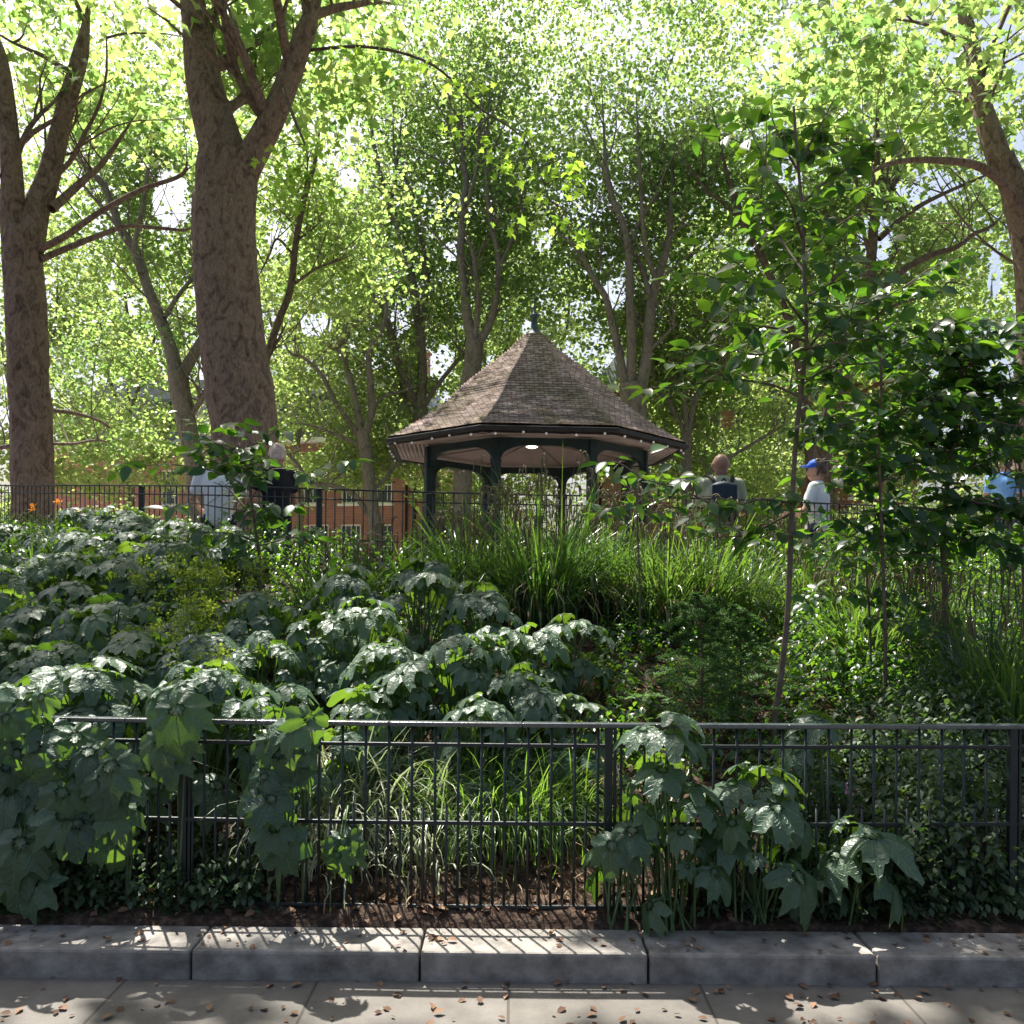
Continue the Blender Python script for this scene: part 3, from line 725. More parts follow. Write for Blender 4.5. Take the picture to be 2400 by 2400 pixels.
# trees further off, closing the view
FAR = [(60, 34, 'beyond the far left trunk'), (300, 38, 'between the far left trunk and the massive trunk'), (700, 36, 'left of the bandstand, in front of the slate roof'),
       (1130, 36, 'seen through the left arches of the bandstand'), (1260, 40, 'behind the finial of the bandstand'), (1680, 34, 'behind the bald man'), (1950, 37, 'behind the leaning dark trunk'), (2250, 33, 'near the right edge of the view')]
for i, (px, d, wh) in enumerate(FAR):
    r = random.Random(i)
    tree('plane_tree', 'hazy bright green far tree ' + wh, d,
         [([(px, 1290), (px + 5, 1180), (px - 5, 1050), (px + r.randint(-15, 15), 950)], 20, 14),
          ([(px, 1000), (px - 40, 900), (px - 60, 780), (px - 90, 650)], 10, 4), ([(px, 980), (px + 35, 880), (px + 70, 760), (px + 75, 640)], 10, 4), ([(px, 960), (px + 5, 800), (px - 10, 650), (px, 500)], 10, 4)],
         M['bark_far'], [cw(px, 800, d, 4.8, 2.5, 6.5, 1), cw(px, 1060, d - 2, 4.6, 2, 2.2, .75 if i != 2 else .25), cw(px, 250, d, 5.5, 3, 6, .4)],
         nclump=360, per=40, leafsize=.2, mat='far_leaf', group='far trees closing the view', twign=3, tint=.6)

for i, (px, d, h, wd) in enumerate([(20, 25, 2.6, 1.7), (190, 24, 2.1, 1.4), (290, 27, 2.4, 1.2), (560, 30, 1.5, .9), (1060, 27, 3.1, 1.6), (1130, 31, 3.6, 2.0), (1215, 29, 3.3, 1.7), (1290, 32, 3.4, 1.7), (1440, 27, 1.9, .8), (1760, 26, 2.9, 1.7), (1860, 28, 2.6, 1.5), (2050, 27, 3.2, 1.8), (2180, 25, 3.0, 1.7), (2310, 27, 3.4, 1.9), (2460, 26, 3.2, 1.9), (-90, 26, 3.0, 1.8)]):
    wh = ['left of the far left trunk', 'right of the far left trunk', 'further right of the far left trunk', 'behind the two people by the massive trunk', 'beyond the leftmost bandstand post', 'between the two left bandstand posts', 'right of the second bandstand post', 'in the middle arch of the bandstand',
          'in the right arch of the bandstand', 'right of the bald man', 'left of the leaning dark trunk', 'right of the leaning dark trunk', 'behind the dense shrub', 'by the right edge', 'cut by the right edge', 'cut by the left edge'][i]
    b_ = P(px, 1300, d); root = empty('bush', (b_.x, d, TERR if d < 27 else float(ground_z(b_.x, d))), 'bright yellow-green bush beyond the terrace, ' + wh, 'bush', 'bushes beyond the terrace')
    n_ = 70; C = np.array([b_.x, d, root.location.z + h * .5]) + rand_unit(n_) * (rng.random(n_) ** .4)[:, None] * np.array([wd, 1.2, h * .55]); C = C[C[:, 2] > root.location.z]
    V, q, t, ti = crown_leaves(C, np.full(len(C), .5), 36, .13, tintb=.55)
    c_ = Acc(); c_.add(V, q, t, ti); c_.build('foliage', M['far_leaf'], root, smooth=False)
    s_ = Acc()
    for _ in range(7):
        e_ = C[rng.integers(len(C))]; sp_ = spline([tuple(root.location), tuple(np.array(root.location) * .5 + e_ * .5 + [0, 0, .2]), tuple(e_)], 4); tube(s_, sp_, np.linspace(.03, .01, len(sp_)), 5, cap=False)
    s_.build('stems', M['bark_far'], root)
# canopy of trees that stand outside the frame behind the viewer's sides, shading the bed
def shade_tree(x, y, label, crown, n):
    root = empty('plane_tree', (x, y, float(ground_z(x, y))), label, 'tree', 'street plane trees overhanging the bed')
    a = Acc(); pts = spline([(x, y, -.1), (x + .1, y, 3), (x, y + .1, 6), (x * .9, y + .5, 9), (x * .8, y + 1, 12)], 5)
    tube(a, pts, np.linspace(.4, .22, len(pts)), 14, .05); a.build('trunk', M['bark'], root)
    b = Acc()
    for k in range(7):
        e = np.array(crown[:3]) + rand_unit(1)[0] * np.array(crown[3:6]) * .8
        s = pts[rng.integers(len(pts) // 2, len(pts))]
        sp = spline([s, (s + e) / 2 + rand_unit(1)[0] * .5, e], 6); tube(b, sp, np.linspace(.07, .015, len(sp)), 7)
    b.build('branches', M['bark'], root)
    u = rand_unit(n) * (rng.random(n) ** .4)[:, None]; C = np.array(crown[:3]) + u * np.array(crown[3:6])
    V, q, t, ti = crown_leaves(C, rng.uniform(.6, 1.2, n), 28, .21, filt=False, tmpl='star')
    c = Acc(); c.add(V, q, t, ti); c.build('crown', M['plane_leaf'], root, smooth=False)
shade_tree(-9.5, 6.0, 'street plane tree overhanging from the left', (-5, 7.5, 10.5, 4.5, 4.5, 1.8), 80)
shade_tree(10.5, 6.5, 'street plane tree overhanging from the right', (6, 8, 10.5, 5, 4.5, 1.8), 95)

# ------------------------------------------------------------------ bandstand
def bandstand():
    D = 17.0; cx = (1252 - HX) / F * D - .04; RO = R_(4)
    root = empty('bandstand', (cx, D, TERR), 'octagonal bandstand with tiled witch-hat roof and dark green posts', 'bandstand')
    ang = [RO + R_(22.5 + 45 * k) for k in range(8)]
    def cor(r, z, a): return Vector((cx + r * math.sin(a), D - r * math.cos(a), z))
    # roof profile
    prof_px = [(18, 782), (30, 793), (61, 824), (100, 853), (139, 882), (177, 912), (205, 941), (236, 964), (274, 989), (313, 1012), (349, 1030)]
    prof = []
    for hw, y in prof_px:
        r = hw * 17 / (1790 + .446 * hw) * .985; dd = D - .446 * r
        prof.append((r, EYE + (HY - y) * dd / F))
    prof = np.array(prof)
    # tiled roof: each course a small step
    rs = []
    L = np.concatenate([[0], np.cumsum(np.hypot(np.diff(prof[:, 0]), np.diff(prof[:, 1])))])
    nco = 46
    sl = np.linspace(0, L[-1], nco + 1)
    pr = np.interp(sl, L, prof[:, 0]); pz = np.interp(sl, L, prof[:, 1])
    V = []; q = []; uv = []
    rows = []
    for i in range(nco):
        rows.append((pr[i], pz[i] - .002, sl[i])); rows.append((pr[i + 1] + .026, pz[i + 1] + .034, sl[i + 1]))
    ndiv = 10; UV = []
    for ri, (r, z, sx) in enumerate(rows):
        for k in range(8):
            a, b = cor(r, z, ang[k]), cor(r, z, ang[(k + 1) % 8])
            for j in range(ndiv + 1):
                t = j / ndiv; p = a.lerp(b, t)
                V.append((p.x, p.y, p.z + (rng.normal(0, .004) if 0 < j < ndiv else 0))); UV.append(((t - .5) * (b - a).length + k * 3.7, (ri // 2) + (ri % 2) * .98))
    n = 8 * (ndiv + 1)
    V = np.array(V)
    i = np.arange(len(rows) - 1)[:, None] * n; j = np.array([k * (ndiv + 1) + jj for k in range(8) for jj in range(ndiv)])[None]; j2 = j + 1
    q = np.stack([i + j, i + n + j, i + n + j2, i + j2], 2).reshape(-1, 4)
    m, nt = new_mat('roof_tiles')
    uvn = N(nt, 'ShaderNodeUVMap'); bk = N(nt, 'ShaderNodeTexBrick'); nt.links.new(uvn.outputs[0], bk.inputs[0])
    bk.inputs['Scale'].default_value = 1; bk.inputs['Brick Width'].default_value = .17; bk.inputs['Row Height'].default_value = 1.0; bk.inputs['Mortar Size'].default_value = .007; bk.inputs['Bias'].default_value = 0
    bk.inputs['Color1'].default_value = (.34, .25, .22, 1); bk.inputs['Color2'].default_value = (.62, .50, .465, 1); bk.inputs['Mortar'].default_value = (.11, .085, .075, 1)
    nb = noise(nt, 1.3, 8, rough=.65); nc = noise(nt, 9, 4)
    c2 = ramp(nt, nb, [(.35, (.62, .66, .5)), (.55, (1, 1, 1)), (.7, (1.15, 1.05, 1.02))])
    c3 = ramp(nt, nc, [(.3, (.65, .65, .65)), (.7, (1.2, 1.18, 1.15))])
    mx = N(nt, 'ShaderNodeMix', data_type='RGBA', blend_type='MULTIPLY'); mx.inputs[0].default_value = 1
    nt.links.new(bk.outputs[0], mx.inputs[6]); nt.links.new(c2, mx.inputs[7])
    my = N(nt, 'ShaderNodeMix', data_type='RGBA', blend_type='MULTIPLY'); my.inputs[0].default_value = 1
    nt.links.new(mx.outputs[2], my.inputs[6]); nt.links.new(c3, my.inputs[7])
    p = N(nt, 'ShaderNodeBsdfPrincipled'); p.inputs['Roughness'].default_value = .9
    nt.links.new(my.outputs[2], p.inputs['Base Color']); nt.links.new(bump(nt, noise(nt, 30, 5), .5, .01), p.inputs['Normal'])
    o = N(nt, 'ShaderNodeOutputMaterial'); nt.links.new(p.outputs[0], o.inputs[0])
    roof = mesh_np('roof', V, q, None, m, root, uv=np.array(UV), smooth=False)
    # lead cap and finial
    a = Acc()
    zt = prof[0][1]
    pro = [(.19, zt - .05), (.15, zt + .01), (.10, zt + .06), (.078, zt + .12), (.066, zt + .24), (.060, zt + .34), (.095, zt + .36), (.095, zt + .40), (.035, zt + .42), (.024, zt + .50), (.014, zt + .60), (.010, zt + .82), (.003, zt + .92)]
    V = []; k = 16
    for r, z in pro:
        for j in range(k):
            t = 2 * math.pi * j / k; V.append((cx + r * math.cos(t), D + r * math.sin(t), z))
    i = np.arange(len(pro) - 1)[:, None] * k; j = np.arange(k)[None]; j2 = (j + 1) % k
    q = np.stack([i + j, i + j2, i + k + j2, i + k + j], 2).reshape(-1, 4)
    mesh_np('finial', V, q, None, M['lead'], roof and root)
    Re, Ze = prof[-1]
    # gutter
    bm = bmesh.new()
    def ring(bm, r0, r1, z0, z1):
        vs = [[bm.verts.new(cor(r, z, a)) for a in ang] for r, z in ((r0, z0), (r1, z0), (r1, z1), (r0, z1))]
        for k in range(8):
            for c in range(4):
                bm.faces.new((vs[c][k], vs[c][(k + 1) % 8], vs[(c + 1) % 4][(k + 1) % 8], vs[(c + 1) % 4][k]))
    ring(bm, Re - .05, Re + .06, Ze - .085, Ze - .01)
    bm_obj('gutter', bm, M['gutter'], root, bevel=.012)
    bm = bmesh.new(); ring(bm, Re - .10, Re - .06, Ze - .11, Ze - .03)
    pm, nt = new_mat('pink_soffit_boards')
    p = N(nt, 'ShaderNodeBsdfPrincipled'); o = N(nt, 'ShaderNodeOutputMaterial')
    cc = ramp(nt, noise(nt, 2, 6), [(.3, (.27, .215, .215)), (.7, (.35, .285, .285))])
    nt.links.new(cc, p.inputs['Base Color']); p.inputs['Roughness'].default_value = .7; nt.links.new(p.outputs[0], o.inputs[0])
    bm_obj('fascia', bm, M['gutter'], root)
    # soffit boards: between Rp and eave, individual boards with gaps running outwards
    Rp = .13 * D
    Zb = 4.02
    a = Acc()
    zs = Ze - .085
    for k in range(8):
        A0, B0 = cor(Rp - .08, Zb + .05, ang[k]), cor(Rp - .08, Zb + .05, ang[(k + 1) % 8])
        A1, B1 = cor(Re - .10, zs, ang[k]), cor(Re - .10, zs, ang[(k + 1) % 8])
        nb_ = 26
        mid0 = (A0 + B0) / 2; mid1 = (A1 + B1) / 2
        ax = (B1 - A1).normalized(); out = (mid1 - mid0).normalized(); up = Vector((0, 0, 1))
        # backing sheet and boards parallel to the eave
        for bidx in range(9):
            t0 = (bidx + .04) / 9; t1 = (bidx + .90) / 9
            q4 = [A0.lerp(A1, t0), B0.lerp(B1, t0), B0.lerp(B1, t1), A0.lerp(A1, t1)]
            vv = [tuple(v) for v in q4] + [tuple(v + up * .015) for v in q4]
            a.add(np.array(vv), [(0, 3, 2, 1), (4, 5, 6, 7), (0, 1, 5, 4), (1, 2, 6, 5), (2, 3, 7, 6), (3, 0, 4, 7)])
        q4 = [A0 + up * .02, B0 + up * .02, B1 + up * .02, A1 + up * .02]
        a.add(np.array([tuple(v) for v in q4]), [(0, 1, 2, 3)])
    a.build('soffit', pm, root, smooth=False)
    # ceiling inside, shallow cone with ribs
    a = Acc()
    top = Vector((cx, D, 4.30))
    for k in range(8):
        A, B = cor(Rp, Zb + .05, ang[k]), cor(Rp, Zb + .05, ang[(k + 1) % 8])
        a.add(np.array([tuple(A), tuple(B), tuple(top)]), None, [(0, 1, 2)])
        s2 = spline([tuple(A - Vector((0, 0, .01))), tuple(top - Vector((0, 0, .02)))], 2)
        tube(a, s2, .016, 4)
    pm2 = plain('pink_ceiling', (.25, .19, .19), .7, .3, .08, 2, bmp=0)
    a.build('ceiling', pm2, root, smooth=False)
    # posts
    for k in range(8):
        bm = bmesh.new()
        c = cor(Rp, 0, ang[k]); rot = Matrix.Rotation(ang[k], 3, 'Z')
        box(bm, (c.x, c.y, (TERR + Zb) / 2 + .1), (.145, .145, Zb - TERR - .22), rot)
        box(bm, (c.x, c.y, TERR + .30), (.20, .20, .24), rot)
        box(bm, (c.x, c.y, 3.62), (.17, .17, .035), rot)
        bm_obj('post', bm, M['green_paint'], root, bevel=.01)
    # arched beams
    for k in range(8):
        A, B = cor(Rp, Zb, ang[k]), cor(Rp, Zb, ang[(k + 1) % 8])
        ax = (B - A); Lb = ax.length; ax.normalize(); nrm = ax.cross(Vector((0, 0, 1)))
        bm = bmesh.new(); nn = 26; front = []
        for s in (-1, 1):
            row = []
            for i in range(nn + 1):
                t = i / nn; x = t * Lb
                e = min(x, Lb - x) - .07
                # bottom profile: quarter ellipse brace of .5 m
                w_ = .50
                if e < 0: drop = .40
                elif e < w_: drop = .13 + .27 * (1 - math.sqrt(max(0, 1 - ((w_ - e) / w_) ** 2)))
                else: drop = .13
                p0 = A + ax * x + nrm * s * .04
                row.append((bm.verts.new(p0), bm.verts.new(p0 - Vector((0, 0, drop)))))
            front.append(row)
        for r_ in front:
            for i in range(nn): bm.faces.new((r_[i][0], r_[i + 1][0], r_[i + 1][1], r_[i][1]))
        for i in range(nn):
            bm.faces.new((front[0][i][1], front[0][i + 1][1], front[1][i + 1][1], front[1][i][1]))
            bm.faces.new((front[0][i][0], front[0][i + 1][0], front[1][i + 1][0], front[1][i][0]))
        bm_obj('arched_beam', bm, M['green_paint'], root)
    # floor plinth with steps
    bm = bmesh.new()
    for z0, z1, r in ((TERR - .3, TERR + .09, Rp + .55), (TERR + .09, TERR + .19, Rp + .25)):
        vs0 = [bm.verts.new(cor(r, z0, a_)) for a_ in ang]; vs1 = [bm.verts.new(cor(r, z1, a_)) for a_ in ang]
        bm.faces.new(vs1)
        for k in range(8): bm.faces.new((vs0[k], vs0[(k + 1) % 8], vs1[(k + 1) % 8], vs1[k]))
    bm_obj('plinth', bm, M['stone'], root, bevel=.01)
    # ceiling lamp
    lp = empty('ceiling_lamp', (cx - .03, D - .05, 4.19), 'lit round lamp on the ceiling of the bandstand', 'lamp')
    V = []; k = 24; pro = [(.001, 4.142), (.06, 4.146), (.10, 4.158), (.115, 4.175)]
    def lathe(pro, mat, name):
        V = [(cx - .03 + r * math.cos(2 * math.pi * j / k), D - .05 + r * math.sin(2 * math.pi * j / k), z) for r, z in pro for j in range(k)]
        i = np.arange(len(pro) - 1)[:, None] * k; j = np.arange(k)[None]; j2 = (j + 1) % k
        mesh_np(name, V, np.stack([i + j, i + j2, i + k + j2, i + k + j], 2).reshape(-1, 4), None, mat, lp)
    lathe(pro, M['lamp'], 'diffuser'); lathe([(.117, 4.17), (.13, 4.175), (.13, 4.21), (.02, 4.215), (.02, 4.32), (.001, 4.32)], M['white_paint'], 'housing')
    # string of bulbs under the gutter
    sl_ = empty('string_lights', (cx, D, Ze - .1), 'string of clear round bulbs looped under the gutter of the bandstand', 'string lights')
    a = Acc(); bulbs = []
    for k in range(8):
        A, B = cor(Re + .02, Ze - .09, ang[k]), cor(Re + .02, Ze - .09, ang[(k + 1) % 8])
        for s in range(5):
            t = (s + .5) / 5
            p_ = A.lerp(B, t); p_.z -= .035 + .02 * math.sin(k * 3 + s * 2.1); p_ += (B - A).normalized() * rng.uniform(-.05, .05)
            bulbs.append(p_)
    loop = bulbs + [bulbs[0]]
    pts = []
    for A, B in zip(loop[:-1], loop[1:]):
        for t in (0, .25, .5, .75): p_ = A.lerp(B, t); pts.append((p_.x, p_.y, p_.z + .035 - .03 * math.sin(math.pi * t)))
    tube(a, np.array(pts), .006, 5); a.build('cable', M['cable'], sl_)
    bm = bmesh.new(); bmesh.ops.create_uvsphere(bm, u_segments=12, v_segments=8, radius=.023)
    me = bpy.data.meshes.new('bulb'); bm.to_mesh(me); bm.free(); me.materials.append(M['bulb'])
    for f in me.polygons: f.use_smooth = True
    for p_ in bulbs:
        o = bpy.data.objects.new('bulb', me); link(o, sl_); o.location = p_ - Vector(sl_.location)
bandstand()

# ------------------------------------------------------------------ fences
def front_fence():
    xs0, d0, d1 = -2.9, 3.62, 3.86
    def pt(x, z):
        return Vector((x, 3.69 + .012 * x * x, z))
    root = empty('metal_railing', (0, 3.74, .1), 'waist-high dark green metal railing along the front of the planted bed', 'railing')
    x0, x1 = -3.4, 3.5
    def rail(name, z, w_, h):
        bm = bmesh.new()
        for k in range(12): beam(bm, pt(x0 + (x1 - x0) * k / 12, z), pt(x0 + (x1 - x0) * (k + 1) / 12, z), w_, h)
        bm_obj(name, bm, M['fence'], root, bevel=.003 if h < .02 else .005)
    rail('top_rail', .958, .045, .020); bpy.data.objects['top_rail'].data.materials[0] = M['sunlit_rail']; rail('middle_rail', .868, .014, .016); rail('bottom_rail', .530, .014, .018); rail('ground_rail', .17, .014, .016)
    posts_px = [-560, 437, 1428, 2384]
    px_x = [(p - HX) / F * 3.73 for p in posts_px]
    for x in px_x:
        bm = bmesh.new(); c = pt(x, 0); box(bm, (c.x, c.y + .006, .52), (.034, .03, .86)); box(bm, (c.x, c.y + .006, .095), (.09, .07, .012))
        box(bm, (c.x + .028, c.y + .006, .56), (.012, .028, .78))
        bm_obj('post', bm, M['fence'], root, bevel=.003)
    # bars, shared mesh
    def barmesh(name, z0, z1, r, spike):
        a = Acc(); pts = [(0, 0, z0), (0, 0, z1)]
        tube(a, spline(pts, 2), r, 8); 
        if spike: tube(a, spline([(0, 0, z1), (0, 0, z1 + .02)], 2), np.array([r, r * .6, .0006]), 8)
        o = a.build(name, M['fence'], None); me = o.data; bpy.data.objects.remove(o); return me
    long_ = barmesh('bar', .13 - .1, .95 - .1, .0062, False); dog = barmesh('dog_bar', .13 - .1, .60 - .1, .0058, True)
    sp = .1005
    n = int((x1 - x0) / sp)
    for i in range(n):
        x = x0 + .06 + i * sp
        if min(abs(x - p) for p in px_x) > .03:
            o = bpy.data.objects.new('bar', long_); link(o, root); c = pt(x, 0); o.location = (c.x, c.y - 3.74, rng.normal(0, .001))
        x += sp / 2
        if x < x1 and min(abs(x - p) for p in px_x) > .03:
            o = bpy.data.objects.new('dog_bar', dog); link(o, root); c = pt(x, 0); o.location = (c.x, c.y - 3.74, 0)
front_fence()

def ring_fence():
    # polyline resampled by arc length
    pts = ringP; seg = np.linalg.norm(np.diff(pts, axis=0), axis=1); s = np.concatenate([[0], np.cumsum(seg)])
    def at(t): return np.array([np.interp(t, s, pts[:, i]) for i in range(3)])
    c = at(s[-1] / 2)
    root = empty('metal_railing', (float(c[0]), float(c[1]), float(c[2]) - .72), 'curved dark metal railing on top of the bank round the bandstand terrace', 'railing')
    rt = np.array(root.location)
    def rail(name, dz, w_, h):
        t = np.arange(0, s[-1], .15); C = np.array([at(x) for x in t]); C[:, 2] += dz
        d = np.gradient(C, axis=0); nrm = np.stack([d[:, 1], -d[:, 0], np.zeros(len(d))], 1); nrm /= np.linalg.norm(nrm, axis=1, keepdims=True)
        up = np.array([0, 0, 1.0])
        V = np.stack([C - nrm * w_ / 2 - up * h / 2, C + nrm * w_ / 2 - up * h / 2, C + nrm * w_ / 2 + up * h / 2, C - nrm * w_ / 2 + up * h / 2], 1).reshape(-1, 3)
        i = np.arange(len(C) - 1)[:, None] * 4; j = np.arange(4)[None]; j2 = (j + 1) % 4
        mesh_np(name, V, np.stack([i + j, i + j2, i + 4 + j2, i + 4 + j], 2).reshape(-1, 4), None, M['fence'], root, smooth=False)
    rail('top_rail', -.01, .045, .014); rail('middle_rail', -.105, .013, .013); rail('bottom_rail', -.50, .013, .013)
    T = np.arange(.05, s[-1] - .05, .1)
    info = []
    for t in T:
        p = at(t); px, py = proj(p[0], p[1], p[2]); info.append((t, p, px))
    vis = [x for x in info if -60 < x[2] < 2460]
    vis.sort(key=lambda x: x[1][1]); near = set(id(x) for x in vis[:100])
    def barmesh(name, z0, z1, r):
        a = Acc(); tube(a, spline([(0, 0, z0), (0, 0, z1)], 2), r, 6); o = a.build(name, M['fence'], None); me = o.data; bpy.data.objects.remove(o); return me
    lm = barmesh('bar', -.70, -.01, .006); dm = barmesh('dog_bar', -.70, -.40, .0055)
    rest = Acc(); restd = Acc()
    posts = [proj_t for proj_t in (330, 740, 1130, 1720, 2120)]
    for it in info:
        t, p, px = it
        p2 = at(t + .05)
        if id(it) in near:
            o = bpy.data.objects.new('bar', lm); link(o, root); o.location = p - rt
            o = bpy.data.objects.new('dog_bar', dm); link(o, root); o.location = p2 - rt
        else:
            tube(rest, spline([p - [0, 0, .70], p - [0, 0, .01]], 2), .006, 5); tube(restd, spline([p2 - [0, 0, .70], p2 - [0, 0, .40]], 2), .0055, 5)
    tag(rest.build('bars', M['fence'], root), kind='stuff'); tag(restd.build('dog_bars', M['fence'], root), kind='stuff')
    for pxp in posts:
        j = min(range(len(info)), key=lambda k: abs(info[k][2] - pxp)); p = info[j][1]
        bm = bmesh.new(); box(bm, (p[0] + .02, p[1] + .02, p[2] - .37), (.055, .05, .70)); bm_obj('post', bm, M['fence'], root, bevel=.004)
    # pale kerb under the railing
    t = np.arange(0, s[-1], .25); C = np.array([at(x) for x in t]); C[:, 2] -= .70
    d = np.gradient(C, axis=0); nrm = np.stack([d[:, 1], -d[:, 0], np.zeros(len(d))], 1); nrm /= np.linalg.norm(nrm, axis=1, keepdims=True)
    up = np.array([0, 0, 1.0]); w_ = .2
    V = np.stack([C - nrm * w_ / 2 - up * .2, C + nrm * w_ / 2 - up * .2, C + nrm * w_ / 2, C - nrm * w_ / 2], 1).reshape(-1, 3)
    i = np.arange(len(C) - 1)[:, None] * 4; j = np.arange(4)[None]; j2 = (j + 1) % 4
    tag(mesh_np('kerb', V, np.stack([i + j, i + j2, i + 4 + j2, i + 4 + j], 2).reshape(-1, 4), None, M['stone'], smooth=False), kind='structure')
ring_fence()

# ------------------------------------------------------------------ buildings
def building(name, label, x0, y0, x1, y1, zc, zr, wins, doorless=True, dormers=(), pipes=(), bands=()):
    """front wall from (x0,y0) to (x1,y1) in world metres; wins in metres along wall: (s, z0, w, h, arched)"""
    A = Vector((x0, y0, 0)); B = Vector((x1, y1, 0)); ax = (B - A); L = ax.length; ax.normalize(); back = Vector((-ax.y, ax.x, 0))
    root = empty(name, A, label, 'building'); root.rotation_euler = (0, 0, math.atan2(ax.y, ax.x))
    # parts are in local space: x along wall, y backwards, z up
    def part(nm, bm, mat, par=root, bevel=0, smooth=False):
        me = bpy.data.meshes.new(nm); bmesh.ops.recalc_face_normals(bm, faces=bm.faces); bm.to_mesh(me); bm.free(); me.materials.append(mat)
        o = bpy.data.objects.new(nm, me); link(o, par); return o
    Dp = 9
    bm = bmesh.new()
    # front wall built as grid with openings
    xs = sorted({0, L} | {w_[0] - w_[2] / 2 for w_ in wins} | {w_[0] + w_[2] / 2 for w_ in wins})
    zs = sorted({0, zc} | {w_[1] for w_ in wins} | {w_[1] + w_[3] for w_ in wins})
    for i in range(len(xs) - 1):
        for j in range(len(zs) - 1):
            mx_, mz = (xs[i] + xs[i + 1]) / 2, (zs[j] + zs[j + 1]) / 2
            if any(abs(mx_ - w_[0]) < w_[2] / 2 and w_[1] < mz < w_[1] + w_[3] for w_ in wins): continue
            v = [bm.verts.new(c) for c in ((xs[i], 0, zs[j]), (xs[i + 1], 0, zs[j]), (xs[i + 1], 0, zs[j + 1]), (xs[i], 0, zs[j + 1]))]
            bm.faces.new(v)
    for s, z0, w_, h, ar in wins:   # reveals
        a, b = s - w_ / 2, s + w_ / 2
        for q in (((a, z0), (a, z0 + h)), ((b, z0), (b, z0 + h)), ((a, z0), (b, z0)), ((a, z0 + h), (b, z0 + h))):
            v = [bm.verts.new((q[0][0], 0, q[0][1])), bm.verts.new((q[1][0], 0, q[1][1])), bm.verts.new((q[1][0], .25, q[1][1])), bm.verts.new((q[0][0], .25, q[0][1]))]
            bm.faces.new(v)
    for q in (((0, 0), (0, Dp)), ((L, 0), (L, Dp)), ((0, Dp), (L, Dp))):
        v = [bm.verts.new((q[0][0], q[0][1], 0)), bm.verts.new((q[1][0], q[1][1], 0)), bm.verts.new((q[1][0], q[1][1], zc)), bm.verts.new((q[0][0], q[0][1], zc))]
        bm.faces.new(v)
    me = bpy.data.meshes.new('wall'); bm.to_mesh(me); bm.free(); me.materials.append(M['brick']); link(bpy.data.objects.new('wall', me), root)
    bm = bmesh.new(); box(bm, (L / 2, Dp / 2 - .1, zc + .12), (L + .5, Dp + .7, .22)); part('cornice', bm, M['white_paint'])
    bm = bmesh.new()   # mansard roof
    lo = [(0, 0), (L, 0), (L, Dp), (0, Dp)]; hi = [(1.6, 1.6), (L - 1.6, 1.6), (L - 1.6, Dp - 1.6), (1.6, Dp - 1.6)]
    v0 = [bm.verts.new((x, y, zc + .235)) for x, y in lo]; v1 = [bm.verts.new((x, y, zr)) for x, y in hi]
    for k in range(4): bm.faces.new((v0[k], v0[(k + 1) % 4], v1[(k + 1) % 4], v1[k]))
    bm.faces.new(v1); roof = part('roof', bm, M['slate'])
    for s in (L * .12, L * .55, L * .9):
        bm = bmesh.new(); box(bm, (s, Dp / 2, zr + .7), (1.3, .7, 1.8)); box(bm, (s, Dp / 2, zr + 1.65), (1.45, .85, .12)); ch = part('chimney', bm, M['brick'], roof)
    def window(s, z0, w_, h, y=.12, par=root):
        bm = bmesh.new(); f = .07
        box(bm, (s, y, z0 + f / 2), (w_, .08, f)); box(bm, (s, y, z0 + h - f / 2), (w_, .08, f))
        for q in (-1, 1): box(bm, (s + q * (w_ / 2 - f / 2), y, z0 + h / 2), (f, .078, h - 2 * f))
        box(bm, (s, y, z0 + h / 2), (w_ - 2 * f, .07, .05)); 
        for q in (-1, 0, 1): box(bm, (s + q * w_ / 4, y, z0 + h / 2), (.025, .05, h - 2 * f - .004))
        wo = part('window', bm, M['white_paint'], par)
        bm = bmesh.new(); box(bm, (s, y + .01, z0 + h / 2), (w_ - .1, .01, h - .1)); part('pane', bm, M['glass'], wo)
        bm = bmesh.new(); box(bm, (s, y - .10, z0 - .07), (w_ + .25, .26, .12)); part('sill', bm, M['white_paint'], wo)
    for s, z0, w_, h, ar in wins: window(s, z0, w_, h)
    for s in dormers:
        bm = bmesh.new(); z = zc + .3; box(bm, (s, 1.2, z + 1.0), (1.7, 1.9, 2.0)); box(bm, (s, 1.15, z + 2.05), (1.95, 2.2, .14))
        dm = part('dormer', bm, M['slate'])
        bm = bmesh.new(); f = .09; yy = .22
        box(bm, (s, yy, z + .35), (1.3, .06, f)); box(bm, (s, yy, z + 1.75), (1.3, .06, f)); box(bm, (s, yy, z + 1.05), (1.12, .05, .06))
        for q in (-1, 0, 1): box(bm, (s + q * .605, yy, z + 1.05), (f, .055, 1.3))
        part('frame', bm, M['white_paint'], dm)
        bm = bmesh.new(); box(bm, (s, .243, z + 1.05), (1.2, .01, 1.3)); part('pane', bm, M['glass'], dm)
    for s in pipes:
        bm = bmesh.new(); bmesh.ops.create_cone(bm, segments=10, radius1=.06, radius2=.06, depth=zc, matrix=Matrix.Translation((s, -.08, zc / 2))); part('downpipe', bm, M['gutter'])
    for z in bands:
        bm = bmesh.new(); box(bm, (L / 2, -.02, z), (L + .06, .09, .22)); part('stone_band', bm, M['stone'])
    return root
xa, xb = P(120, 1200, 44).x, P(1000, 1200, 40).x
La = math.hypot(xb - xa, 4)
def sof(px, A=(xa, 44), B=(xb, 40)):
    # wall parameter for a photo column
    k = (px - HX) / F
    dx, dy = B[0] - A[0], B[1] - A[1]
    t = (k * A[1] - A[0]) / (dx - k * dy); return t * math.hypot(dx, dy)
